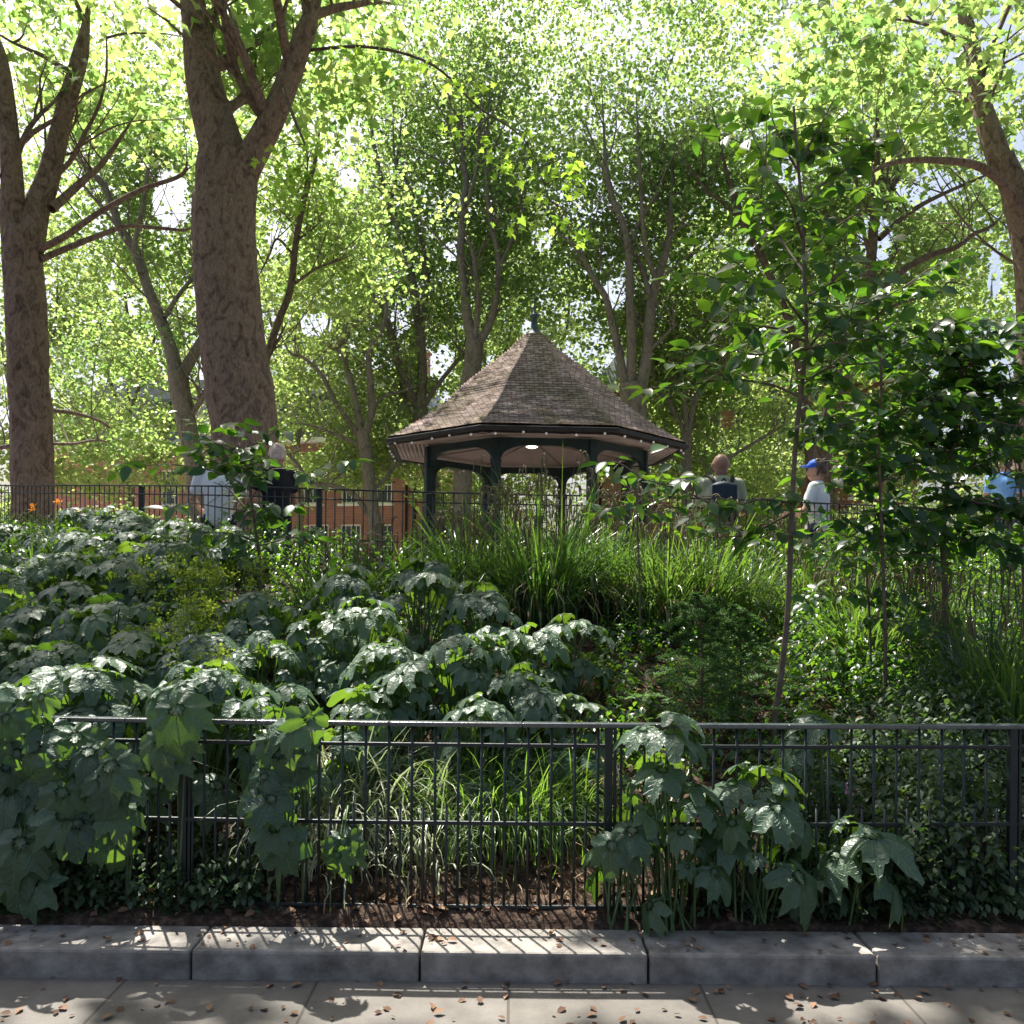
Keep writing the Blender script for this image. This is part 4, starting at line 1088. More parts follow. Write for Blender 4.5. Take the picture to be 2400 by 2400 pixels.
wa = [(sof(px), 1.9, 1.05, 2.1, True) for px in (395, 470, 640, 745, 820, 893)] + [(sof(px), 5.0, 1.0, 1.75, False) for px in (395, 470, 560, 640, 730, 820, 893)]
building('brick_building', 'red brick block with slate dormers left of the bandstand', xa, 44, xb, 40, 7.9, 11.6, wa, dormers=[sof(p) for p in (350, 520, 670, 770, 880)], pipes=[sof(p) for p in (600, 952, 972)])
xc_, xd_ = P(1385, 1200, 40).x, P(2150, 1200, 37).x
def sofb(px): return sof(px, (xc_, 40), (xd_, 37))
wb = [(sofb(px), z, 1.0, 1.8, False) for px in (1560, 1660, 1745, 1840, 1930, 2020, 2100) for z in (1.9, 5.2, 8.0)] + [(sofb(1430), 8.0, 1, 1.8, False)]
building('brick_building', 'red brick building with pale stone bands behind the bald man', xc_, 40, xd_, 37, 10.2, 13.2, wb, bands=(4.6, 7.45), pipes=[sofb(1405), sofb(1800)])

# ------------------------------------------------------------------ people
def ellip(bm, c, r, rot=None, seg=16):
    m = Matrix.Translation(Vector(c))
    if rot is not None: m = m @ rot.to_4x4()
    bmesh.ops.create_uvsphere(bm, u_segments=seg, v_segments=seg // 2 + 2, radius=1, matrix=m @ Matrix.Diagonal((*r, 1)))
def limb(bm, a, b, r0, r1, flat=1.0):
    a, b = Vector(a), Vector(b); d = b - a
    q = d.to_track_quat('Z', 'Y').to_matrix().to_4x4()
    bmesh.ops.create_cone(bm, cap_ends=True, segments=16, radius1=r0, radius2=r1, depth=d.length, matrix=Matrix.Translation((a + b) / 2) @ q)
    ellip(bm, a, (r0,) * 3); ellip(bm, b, (r1,) * 3)
def remesh(o, v=.012, it=6):
    r = o.modifiers.new('remesh', 'REMESH'); r.mode = 'VOXEL'; r.voxel_size = v; r.use_smooth_shade = True
    s = o.modifiers.new('smooth', 'SMOOTH'); s.iterations = it; s.factor = .6
def person(loc, rz, h, label, skin, shirt, hair=None, pose='stand', cap=None, armbend=.0, sleeve=.5):
    root = empty('person', loc, label, 'person'); root.rotation_euler = (0, 0, rz)
    S = h / 1.75
    def part(nm, bm, mat, v=.012, it=6):
        bm.transform(Matrix.Scale(S, 4)); me = bpy.data.meshes.new(nm); bm.to_mesh(me); bm.free(); me.materials.append(mat)
        o = bpy.data.objects.new(nm, me); link(o, root); remesh(o, v, it); return o
    # faces +y locally (back to the viewer)
    sh = {s: (s * .185, 0, 1.42) for s in (-1, 1)}
    el = {s: (s * (.25 + .02 * armbend), .02 + .06 * armbend, 1.14) for s in (-1, 1)}
    wr = {s: (s * (.26 - .12 * armbend), .10 + .20 * armbend, .90 + .22 * armbend) for s in (-1, 1)}
    bm = bmesh.new()
    ellip(bm, (0, .005, 1.640), (.090, .104, .110)); ellip(bm, (0, .045, 1.585), (.064, .064, .075)); ellip(bm, (0, .035, 1.55), (.05, .05, .045)); ellip(bm, (0, -.03, 1.56), (.066, .05, .06))
    limb(bm, (0, -.005, 1.44), (0, .0, 1.58), .070, .064)
    for s in (-1, 1): ellip(bm, (s * .092, .002, 1.625), (.013, .022, .033)); ellip(bm, (s * .030, .100, 1.645), (.013, .009, .008))
    ellip(bm, (0, .114, 1.615), (.014, .02, .026)); ellip(bm, (0, .106, 1.575), (.025, .012, .009))
    ellip(bm, (0, 0, 1.30), (.165, .105, .17)); ellip(bm, (0, 0, 1.08), (.145, .10, .18)); ellip(bm, (0, 0, .93), (.165, .115, .12))
    for s in (-1, 1):
        limb(bm, sh[s], el[s], .052, .040); limb(bm, el[s], wr[s], .039, .026)
        wv = Vector(wr[s]); d = (wv - Vector(el[s])).normalized()
        ellip(bm, wv + d * .05, (.038, .022, .05))
        for k in range(4):
            a0 = wv + d * .085 + Vector(((k - 1.5) * .019, 0, 0)); limb(bm, a0, a0 + d * (.035 + .008 * (k in (1, 2))) + Vector((0, .008, 0)), .0095, .009)
            limb(bm, a0 + d * .04, a0 + d * .068 + Vector((0, .02, 0)), .009, .0085)
        limb(bm, wv + d * .03 + Vector((-s * .02, .015, 0)), wv + d * .075 + Vector((-s * .035, .035, 0)), .012, .0095)
        limb(bm, (s * .09, 0, .92), (s * .10, .01, .50), .083, .055); limb(bm, (s * .10, .01, .50), (s * .10, -.01, .09), .055, .036)
        ellip(bm, (s * .10, .05, .045), (.042, .12, .035))
    part('body', bm, skin, .009, 3)
    bm = bmesh.new()
    ellip(bm, (0, -.005, 1.30), (.20, .128, .19)); ellip(bm, (0, -.01, 1.43), (.16, .085, .085)); ellip(bm, (0, -.01, 1.49), (.085, .075, .035)); limb(bm, (0, 0, 1.30), (0, 0, .95), .155, .15); ellip(bm, (0, 0, .92), (.185, .13, .09))
    for s in (-1, 1):
        limb(bm, (s * .16, 0, 1.425), sh[s], .07, .072)
        e = Vector(sh[s]).lerp(Vector(el[s]), min(1, sleeve * 1.3)); limb(bm, sh[s], e, .073, .066)
    part('shirt', bm, shirt)
    bm = bmesh.new(); ellip(bm, (0, 0, .93), (.178, .125, .12))
    for s in (-1, 1): limb(bm, (s * .09, 0, .90), (s * .10, .01, .50), .10, .072); limb(bm, (s * .10, .01, .50), (s * .10, -.01, .10), .072, .062)
    part('trousers', bm, M['trousers'])
    bm = bmesh.new()
    for s in (-1, 1): ellip(bm, (s * .10, .05, .05), (.052, .14, .045)); limb(bm, (s * .10, -.01, .05), (s * .10, -.01, .10), .052, .05)
    part('shoes', bm, M['leather'])
    if hair:
        bm = bmesh.new(); ellip(bm, (0, -.022, 1.685), (.092, .102, .105)); 
        for k in range(26):
            a = rng.uniform(0, 2 * math.pi); ellip(bm, (.065 * math.cos(a), -.03 + .06 * math.sin(a) * .9 - .01, 1.66 + rng.uniform(-.06, .09)), (.032, .032, .045))
        part('hair', bm, hair, .008, 2)
    if cap:
        bm = bmesh.new(); ellip(bm, (0, .005, 1.70), (.092, .112, .085)); ellip(bm, (0, .12, 1.70), (.075, .085, .012)); ellip(bm, (0, 0, 1.785), (.012, .012, .008))
        part('cap', bm, cap, .007, 2)
    return root
def at_px(px, py_top, d, h):
    p = P(px, py_top, d); return (p.x, d, p.z - h)
pm = at_px(1690, 1064, 9.4, 1.78)
person(pm, R_(-4), 1.78, 'bald man in sage T-shirt seen from behind, wearing a dark backpack', M['skin_dark'], M['shirt_sage'], armbend=.8)
def backpack(loc, rz):
    r = empty('backpack', (loc[0], loc[1], loc[2] + 1.0), 'dark navy backpack on the back of the bald man', 'backpack'); r.rotation_euler = (0, 0, rz)
    def part(nm, bm, mat, v=.01, it=4):
        me = bpy.data.meshes.new(nm); bmesh.ops.recalc_face_normals(bm, faces=bm.faces); bm.to_mesh(me); bm.free(); me.materials.append(mat); o = bpy.data.objects.new(nm, me); link(o, r); remesh(o, v, it); return o
    bm = bmesh.new(); box(bm, (0, -.20, .22), (.27, .11, .40)); ellip(bm, (0, -.20, .40), (.135, .06, .06)); part('main_pocket', bm, M['bag'], .012, 8)
    bm = bmesh.new(); box(bm, (0, -.275, .14), (.22, .05, .20)); part('front_pocket', bm, M['bag'], .01, 6)
    for s in (-1, 1):
        bm = bmesh.new(); pts = [(s * .08, -.15, .42), (s * .11, -.10, .50), (s * .125, -.01, .525), (s * .13, .09, .46), (s * .14, .14, .32), (s * .15, .10, .16), (s * .14, -.10, .06)]
        sp = spline(pts, 5)
        for a, b in zip(sp[:-1], sp[1:]): limb(bm, a, b, .022, .022)
        part('strap', bm, M['bag_strap'], .01, 4)
    bm = bmesh.new(); sp = spline([(-.03, -.17, .45), (0, -.18, .49), (.03, -.17, .45)], 5)
    for a, b in zip(sp[:-1], sp[1:]): limb(bm, a, b, .01, .01)
    part('grab_loop', bm, M['bag_strap'], .006, 2)
backpack(pm, R_(-4))
person(at_px(1915, 1082, 9.9, 1.66), R_(60), 1.66, 'person in a bright blue cap and white top, half hidden by leaves', M['skin'], M['shirt_white'], M['hair_brown'], cap=M['cap_blue'], armbend=1)
person(at_px(514, 1040, 9.6, 1.80), R_(20), 1.80, 'person in a white shirt behind leaves in front of the massive trunk', M['skin'], M['shirt_white'], M['hair_brown'], armbend=.6)
person(at_px(648, 1046, 9.4, 1.70), R_(40), 1.70, 'woman with pale curly hair and black top beside the massive trunk', M['skin'], M['shirt_black'], M['hair_blonde'], armbend=1.2, sleeve=.35)
person(at_px(2356, 1070, 13, 1.72), R_(-20), 1.72, 'distant person in a light blue shirt by the trunk at the right edge', M['skin'], M['shirt_blue'], M['hair_brown'], armbend=.3)

# ------------------------------------------------------------------ plants
def big_plant(x, y, h, spread, nleaf, size, label=None, lean=(0, 0), group='lobed-leaf plants in the bed', base=None, droopf=1.0):
    """leafy clump: drooping lobed leaves on stems, over a dome"""
    gz = float(ground_z(x, y)) if base is None else base
    root = empty('lobed_leaf_plant', (x, y, gz), label or LBL, 'plant', group)
    fol = Acc(); st = Acc()
    nleaf = int(nleaf * 1.45)
    for i in range(nleaf):
        u = (i + .5) / nleaf
        phi = i * 2.39996 + rng.uniform(-.3, .3)
        rr = spread * math.sqrt(u) * rng.uniform(.85, 1.1)
        ht = h * (1 - .72 * u ** 1.8) * rng.uniform(.90, 1.06)
        low = rng.random() < .18
        if low: ht *= .6
        c = np.array([x + rr * math.cos(phi) + lean[0] * ht, y + rr * math.sin(phi) + lean[1] * ht, gz + ht])
        out = np.array([math.cos(phi), math.sin(phi), 0.0])
        tilt = .15 + .75 * u + rng.uniform(-.12, .2)
        tilt = tilt * droopf
        nrm = out * math.sin(tilt) + np.array([0, 0, math.cos(tilt)]) + rng.normal(0, .14, 3)
        tip = out * math.cos(tilt) - np.array([0, 0, math.sin(tilt)]) + rng.normal(0, .25, 3)
        V0, q0, t0, uv0 = BIG[rng.integers(len(BIG))]
        s = size * rng.choice([.5, .75, .9, 1.0, 1.15]) * rng.uniform(.85, 1.1) * .60
        Rm = rotm(nrm[None], tip[None])
        V, q, t = scatter(V0, q0, t0, c[None], Rm, np.array([s]))
        fol.add(V, q, t, np.clip(rng.normal(.5, .25), 0, 1), uv0)
        b = np.array([x + rng.normal(0, .04), y + rng.normal(0, .04), gz - .02])
        sp = spline([b, b * .45 + c * .55 + np.array([0, 0, .12 * h]), c - np.array([0, 0, .002])], 5)
        tube(st, sp, np.linspace(.006, .0028, len(sp)), 5, cap=False)
    fol.build('foliage', M['big_leaf'], root); st.build('stems', M['stem'], root)
    return root
LBL = 'clump of large drooping maple-like leaves in the bed behind the front railing'
def in_px(x, y, z): return proj(x, y, z)
GB = 'lobed-leaf plants in the bed'
# hand placed clumps: (px, py of top, depth, spread, leaves, leaf size)
def bp(px, py, d, spread, n, size, label, drop=1.0):
    p = P(px, py, d); gz = float(ground_z(p.x, d)); h = max(.22, p.z - gz)
    return big_plant(p.x, d, h, spread, n, size, label, droopf=drop)
hand = [
 (90, 1585, 4.05, .36, 26, .25, 'sunlit silvery lobed-leaf clump at the left end of the front railing'),
 (235, 1560, 4.15, .34, 26, .26, 'bright silver-topped lobed-leaf clump standing over the hidden left end of the railing'),
 (480, 1556, 4.2, .34, 24, .27, 'lobed-leaf clump with large drooping leaf over the left post of the front railing'),
 (660, 1620, 4.05, .20, 12, .20, 'small lobed-leaf clump with lit lime leaves where the top rail brightens'),
 (800, 1715, 4.15, .16, 8, .19, 'low pair of silvery lobed leaves among the pale grass behind the railing'),
 (620, 1492, 5.0, .30, 22, .22, 'grey-green lobed-leaf clump above the sunlit stretch of the front railing'),
 (760, 1430, 5.3, .30, 22, .22, 'silvery lobed-leaf clump in the middle of the left half of the bed'),
 (850, 1410, 5.2, .30, 22, .22, 'star-topped sunlit lobed-leaf clump left of the tall sedge'),
 (820, 1335, 5.9, .34, 24, .23, 'upper lobed-leaf clump below the gap with the upper railing bars'),
 (990, 1322, 5.8, .36, 28, .23, 'tall lobed-leaf clump with a lime edged leaf below the left bandstand posts'),
 (1120, 1372, 5.6, .30, 22, .22, 'lobed-leaf clump touching the base of the dark sedge'),
 (910, 1500, 4.8, .28, 22, .22, 'rounded lobed-leaf clump above the centre of the sunlit rail'),
 (960, 1545, 4.6, .26, 18, .23, 'white-sheened star leaf clump near the middle of the front railing'),
 (1070, 1500, 4.75, .30, 22, .22, 'dark lobed-leaf clump left of centre behind the front railing'),
 (1170, 1480, 5.0, .30, 22, .22, 'lobed-leaf clump with a bright upright lime leaf left of the sedge base'),
 (1250, 1475, 5.1, .26, 20, .21, 'white-topped lobed-leaf clump at the foot of the tall sedge'),
 (1340, 1450, 5.5, .32, 22, .22, 'rightmost high lobed-leaf clump below the tall sedge'),
 (1230, 1570, 4.6, .28, 20, .21, 'dark lobed-leaf clump right of centre just above the top rail'),
 (1330, 1610, 4.5, .20, 12, .19, 'small lobed-leaf clump beside the litter patch right of centre'),
 (860, 1610, 4.35, .24, 16, .22, 'shaded lobed-leaf clump hugging the back of the sunlit rail'),
 (1130, 1640, 4.3, .22, 14, .20, 'low shaded lobed-leaf clump behind the middle of the top rail'),
 (1900, 1672, 4.2, .20, 9, .22, 'low green lobed leaves peeping over the railing below the slim sapling'),
 (1470, 1800, 3.62, .14, 7, .24, 'pair of pointed lobed leaves hanging on the railing beside the middle post'),
 (1560, 1690, 3.62, .18, 11, .25, 'tall lobed-leaf shoot growing through the railing right of the middle post'),
 (1610, 1850, 3.62, .18, 9, .25, 'lit green lobed leaves drooping outside the railing right of the middle post'),
 (1770, 1805, 3.66, .22, 14, .25, 'silver-veined lobed-leaf clump low on the railing in the right half'),
 (1700, 1930, 3.7, .16, 7, .22, 'dark low lobed leaves at the foot of the railing right of the middle post'),
 (2010, 1925, 3.66, .14, 5, .30, 'very large glossy lobed leaf low at the foot of the railing right of the sapling'),
 (1900, 1960, 3.7, .15, 6, .22, 'shaded round lobed leaves at the very bottom under the sapling'),
]
for a in hand:
    bp(*a)
# hanging cascades over the railing at left
def cascade(px, py0, py1, d, n, size, label, wpx=60):
    p = P(px, py0, d); gz = float(ground_z(p.x, d + .1))
    root = empty('lobed_leaf_plant', (p.x, d + .1, gz), label, 'plant', GB)
    fol = Acc(); st = Acc()
    for i in range(n):
        t = i / max(1, n - 1)
        c = np.array(P(px + rng.uniform(-wpx, wpx), py0 + (py1 - py0) * t + rng.uniform(-15, 15), d - .03 + rng.uniform(-.05, .05)))
        nrm = np.array([rng.normal(0, .3), -1.0, .55 + rng.normal(0, .3)]); tip = np.array([rng.normal(0, .3), -.2, -1.0])
        V0, q0, t0, uv0 = BIG[rng.integers(len(BIG))]
        V, q, tt = scatter(V0, q0, t0, c[None], rotm(nrm[None], tip[None]), np.array([size * rng.uniform(.75, 1.15) * .56]))
        fol.add(V, q, tt, np.clip(rng.normal(.4, .25), 0, 1), uv0)
        b = np.array([p.x, d + .1, gz - .02])
        sp = spline([b, b * .5 + c * .5 + np.array([0, .08, .25]), c], 5); tube(st, sp, np.linspace(.006, .003, len(sp)), 5, cap=False)
    fol.build('foliage', M['big_leaf'], root); st.build('stems', M['stem'], root)
for a in [(60, 1640, 1900, 3.66, 13, .27, 'dark lobed leaves hanging outside the railing at the left edge', 70), (190, 1720, 1930, 3.62, 9, .28, 'broad dark lobed leaves pierced by lime light spots at the left', 50),
          (275, 1800, 1960, 3.6, 6, .29, 'two deeply cut dark leaves hanging low near the left post', 40), (400, 1660, 1760, 3.6, 4, .30, 'single big lobed leaf draped over the top rail by the left post', 25),
          (640, 1700, 1960, 3.6, 11, .26, 'long cascade of lobed leaves draped down the railing right of the left post', 45), (700, 1680, 1800, 3.62, 6, .24, 'silvery lobed leaves folded over the rail where it catches sun', 30),
          (800, 1960, 2010, 3.66, 3, .22, 'single green lobed leaf low behind the bars below the pale grass', 20), (40, 1960, 2080, 3.6, 6, .28, 'lowest dark lobed leaves in the bottom left corner', 60)]:
    cascade(*a)
# back left mass, on a jittered grid; labels by what lies near
cnt = 0
for yy in np.arange(4.7, 10.8, .52):
    for xx in np.arange(-7.4, 2.2, .52):
        x = xx + rng.uniform(-.16, .16); y = yy + rng.uniform(-.16, .16)
        gz = float(ground_z(x, y)); px, py = proj(x, y, gz + .5)
        if y > ring_depth(x) - .55: continue
        if not (-160 < px < 640): continue
        if px > 560 and y > 6.3: continue
        if 330 < px < 600 and 5.7 < y < 6.7: hh = .38
        else: hh = rng.uniform(.46, .62)
        if px < 180 and y > 7.2: hh = .34
        row = 'lowest' if y < 5.4 else 'middle' if y < 6.6 else 'topmost'
        big_plant(x, y, hh, .40, 22, .25, 'shaded grey-green lobed-leaf clump, one of the %s row of the dark mass at left' % row, group='shaded lobed-leaf clumps at left, %s row' % row)
        cnt += 1
print('mass clumps', cnt)

# --- blades -----------------------------------------------------------------
def blades(acc, n, base, spread, L, width, lean=.9, fan=1.0, seg=6, tint=.5, dir_bias=None):
    phi = rng.uniform(0, 2 * np.pi, n)
    if dir_bias is not None: phi = np.where(rng.random(n) < .5, dir_bias + rng.normal(0, .5, n), phi)
    r0 = spread * np.sqrt(rng.random(n))
    bx = base[0] + r0 * np.cos(phi + rng.normal(0, .6, n)); by = base[1] + r0 * np.sin(phi + rng.normal(0, .6, n))
    Ls = L * rng.uniform(.55, 1.15, n); a0 = rng.uniform(.02, .45, n) * fan; bend = lean * rng.uniform(.3, 1.5, n)
    ds = Ls / seg
    P0 = np.stack([bx, by, np.full(n, base[2])], 1); pts = [P0]; ang = a0.copy()
    out = np.stack([np.cos(phi), np.sin(phi), np.zeros(n)], 1); up = np.array([0, 0, 1.0])
    for k in range(seg):
        ang = ang + bend * (k + .5) / seg * (2 / seg) * 1.3
        pts.append(pts[-1] + (out * np.sin(ang)[:, None] + up * np.cos(ang)[:, None]) * ds[:, None])
    pts = np.stack(pts, 1)
    tw = phi + np.pi / 2 + rng.normal(0, .5, n)
    side = np.stack([np.cos(tw), np.sin(tw), np.zeros(n)], 1)
    t = np.linspace(0, 1, seg + 1); wv = width * np.minimum(1, (1 - t) * 2.2 + .03) * (.6 + .4 * np.minimum(1, t * 4))
    W = wv[None, :, None] * rng.uniform(.7, 1.2, n)[:, None, None] * side[:, None, :]
    V = np.stack([pts - W / 2, pts + W / 2], 2).reshape(n, -1, 3)
    k = 2 * (seg + 1); i = np.arange(seg) * 2
    q = np.stack([i, i + 1, i + 3, i + 2], 1)
    Q = (q[None] + (np.arange(n) * k)[:, None, None]).reshape(-1, 4)
    acc.add(V.reshape(-1, 3), Q, None, np.repeat(np.clip(tint + rng.normal(0, .25, n), 0, 1), k))
    return pts
def sedge(px, py, d, n, L, label, heads=10, spread=.16, width=.012, mat='sedge', lean=1.1, tint=.45, group='pendulous sedges on the bank', hl=1.25, name='sedge_clump', fan=1.0):
    x = (px - HX) / F * d; gz = float(ground_z(x, d))
    root = empty(name, (x, d, gz), label, 'plant', group)
    a = Acc(); blades(a, n // 2, (x, d, gz - .02), spread, L, width, lean, tint=tint, fan=fan); blades(a, n // 2, (x, d, gz - .02), spread * 1.5, L * .85, width, lean * 1.7, tint=tint - .1, fan=fan * 1.7); blades(a, n // 6, (x, d, gz - .02), spread, L * 1.25, width, lean * .5, tint=tint, fan=fan * .7); a.build('blades', M[mat], root)
    if heads:
        dd_ = Acc(); blades(dd_, n // 7, (x, d, gz - .02), spread * 1.4, L * .8, width * .8, lean * 2.2, tint=.5, fan=fan * 1.8); dd_.build('dead_blades', M['dead_blade'], root)
        s = Acc()
        for i in range(heads):
            phi = rng.uniform(0, 2 * math.pi); out = np.array([math.cos(phi), math.sin(phi), 0])
            b = np.array([x, d, gz]) + out * spread * .5; H = L * hl * rng.uniform(.7, 1.1)
            top = b + out * H * rng.uniform(.08, .3) + np.array([0, 0, H])
            e = top + out * rng.uniform(.06, .14) - np.array([0, 0, .01])
            sp = spline([b, b * .4 + top * .6 + np.array([0, 0, .03]), top, e], 5); tube(s, sp, np.linspace(.0028, .0014, len(sp)), 4, cap=False, tint=.2)
            for k in range(rng.integers(2, 5)):
                j = len(sp) - 1 - k * 2; st0 = sp[j]
                o2 = out * rng.uniform(.4, 1.1) + rng.normal(0, .4, 3); o2[2] = 0
                hp = spline([st0, st0 + o2 * .035 + np.array([0, 0, .012]), st0 + o2 * .055 - np.array([0, 0, .04]), st0 + o2 * .06 - np.array([0, 0, rng.uniform(.09, .14)])], 4)
                rr = .0045 * np.sin(np.linspace(.25, 3.0, len(hp))) ** .5 + .0008
                tube(s, hp, rr, 5, tint=rng.uniform(.4, 1))
        s.build('seed_heads', M['seed'], root)
    return root
SG = 'pendulous sedges on the bank'
for px, d, n, L, lab in [
   (1180, 7.1, 300, .72, 'dark arching sedge clump directly below the second bandstand post'),
   (1270, 6.9, 380, .82, 'tallest dense sedge clump below the ceiling lamp'),
   (1360, 7.2, 320, .78, 'sedge clump with many drooping seed heads below the right front post'),
   (1090, 7.4, 220, .60, 'grey-green sedge clump below the left bandstand post'),
   (1450, 7.3, 240, .66, 'lit sedge clump under the right eave'),
   (1560, 6.9, 340, .70, 'bright yellow-green sedge clump left of the bald man'),
   (1650, 7.1, 320, .68, 'bright sedge clump directly below the bald man'),
   (1740, 7.4, 220, .60, 'sedge clump below the right arm of the bald man'),
   (980, 7.5, 130, .42, 'small sedge tuft below the brick downpipes'),
   (850, 7.3, 110, .40, 'low sedge tuft at the foot of the small spreading tree'),
   (760, 7.0, 110, .38, 'low sedge tuft left of the upper railing gap'),
   (2010, 6.3, 220, .62, 'backlit sedge clump right of the slim sapling'),
   (2080, 6.6, 220, .62, 'upright lit sedge clump in the right part of the bed'),
   (2300, 5.4, 240, .75, 'dark sedge clump with hanging seed heads near the right edge'),
   (2400, 5.1, 200, .75, 'dark arching sedge clump cut by the right edge'),
   (2180, 6.9, 160, .60, 'sedge clump under the leafy right hand shrub'),
   (1900, 7.6, 170, .55, 'thin sedge clump below the blue cap')]:
    sedge(px, 0, d, n, L * (1.0 + .34 * abs(math.sin(px * .37))), lab, heads=20 if n > 200 else 8, tint=.6 if 1500 < px < 2100 else .38, spread=.2, width=.015, hl=1.12)
GG = 'grass tufts behind the front railing'
for px, d, n, L, lab, mat, tint, w_ in [
   (740, 4.15, 190, .40, 'pale striped grass tuft right of the leaf cascade', 'pale_grass', .55, .008), (850, 4.25, 210, .40, 'white-edged grass tuft below the sunlit rail', 'pale_grass', .65, .008),
   (960, 4.3, 190, .38, 'arching pale grass tuft left of the fine green grass', 'pale_grass', .5, .008), (1060, 4.3, 240, .36, 'fine green grass tuft behind the bars', 'grass', .5, .005),
   (1160, 4.2, 320, .36, 'fine bright green grass tuft, greenest behind the bars', 'grass', .6, .005), (1240, 4.25, 300, .36, 'bright green grass tuft left of the middle post', 'grass', .6, .005),
   (1330, 4.4, 130, .32, 'thin green grass tuft just left of the middle post', 'grass', .5, .005), (1010, 4.05, 120, .28, 'short pale grass tuft in front of the fine green grass', 'pale_grass', .5, .006),
   (1500, 4.1, 60, .34, 'sparse grass tuft right of the middle post', 'pale_grass', .4, .007), (790, 4.0, 90, .3, 'short pale grass tuft at the foot of the bars', 'pale_grass', .5, .007)]:
    sedge(px, 0, d, int(n * 1.5), L * 1.32, lab, heads=0, spread=.17, width=w_ * 1.25, mat=mat, lean=1.8, tint=tint, group=GG, name='grass_tuft', fan=1.6)

# --- saplings with ovate leaves ------------------------------------------------
def leafy_twig(fol, st, pts, r0, leaf, gap, tint=.4, flat=.6):
    sp = spline(pts, 8); tube(st, sp, np.linspace(r0, r0 * .35, len(sp)), 6, cap=False)
    seg = np.linalg.norm(np.diff(sp, axis=0), axis=1); s = np.concatenate([[0], np.cumsum(seg)])
    t = gap; side = 1; P0 = []; NR = []; TI = []
    while t < s[-1]:
        p = np.array([np.interp(t, s, sp[:, i]) for i in range(3)]); i = min(len(sp) - 2, int(np.searchsorted(s, t)) - 1); d = sp[i + 1] - sp[i]; d /= np.linalg.norm(d) + 1e-9
        sd = np.cross(d, [0, 0, 1.0]); sd /= np.linalg.norm(sd) + 1e-9
        for sgn in ((side,) if rng.random() < .6 else (1, -1)):
            tip = sd * sgn + d * rng.uniform(.2, .9) + np.array([0, 0, -rng.uniform(.1, .8)]) + rng.normal(0, .25, 3)
            nrm = np.array([0, 0, 1.0]) + rng.normal(0, .45, 3) + sd * sgn * .3 + np.array([0, -.25, 0])
            P0.append(p); NR.append(nrm); TI.append(tip)
        side = -side; t += gap * rng.uniform(.7, 1.3)
    P0.append(sp[-1]); NR.append(np.array([0, 0, 1.0]) + rng.normal(0, .3, 3)); TI.append(sp[-1] - sp[-2] + rng.normal(0, .02, 3) * 0 + np.array([0, 0, -.01]))
    P0, NR, TI = map(np.array, (P0, NR, TI))
    qx, qy = proj(P0[:, 0], P0[:, 1], P0[:, 2]); kp = np.ones(len(P0), bool)
    for ax_, ay_, bx_, by_ in ((1640, 1040, 1775, 1175), (1885, 1070, 1950, 1150), (460, 1095, 550, 1195), (625, 1030, 690, 1100), (2325, 1070, 2385, 1130)):
        kp &= ~((qx > ax_) & (qx < bx_) & (qy > ay_) & (qy < by_) & (rng.random(len(P0)) < .93))
    if not kp.any(): return
    P0, NR, TI = P0[kp], NR[kp], TI[kp]; m = len(P0)
    P1 = P0 + TI / np.linalg.norm(TI, axis=1, keepdims=True) * leaf * .15
    V, q, tt = scatter(OV, OVQ, None, P1, rotm(NR, TI), leaf * rng.uniform(.55, 1.15, m))
    fol.add(V, q, tt, np.repeat(np.clip(tint + rng.normal(0, .25, m), 0, 1), len(OV)))
def sapling(name, label, d, stem, r0, twigs, leaf=.11, gap=.06, mat='ovate_leaf', tint=.4, sub=3, cat='tree', hidden_base=True, group=None):
    b = P(stem[0][0], stem[0][1], d); gz = float(ground_z(b.x, d))
    root = empty(name, (b.x, d, gz), label, cat, group)
    fol = Acc(); st = Acc(); tr = Acc()
    pts = [(b.x, d, gz - .05)] + [tuple(P(x, y, d + (q[0] if q else 0))) for x, y, *q in stem]
    sp = spline(pts, 8); tube(tr, sp, np.linspace(r0, r0 * .4, len(sp)), 10, .04); tr.build('trunk', M['sapling_bark'], root)
    for tw in twigs:
        pts = [np.array(P(x, y, d + (q[0] if q else 0))) for x, y, *q in tw]
        leafy_twig(fol, st, pts, r0 * .45, leaf, gap, tint)
        s2 = spline(pts, 6)
        for _ in range(sub):
            p = s2[rng.integers(1, len(s2))]; e = p + rand_unit(1)[0] * np.array([1, .8, .6]) * rng.uniform(.18, .45) + np.array([0, 0, .04])
            leafy_twig(fol, st, [p, (p + e) / 2 + np.array([0, 0, .03]), e], r0 * .22, leaf * .95, gap, tint)
    fol.build('foliage', M[mat], root); st.build('branches', M['sapling_bark'], root)
    return root
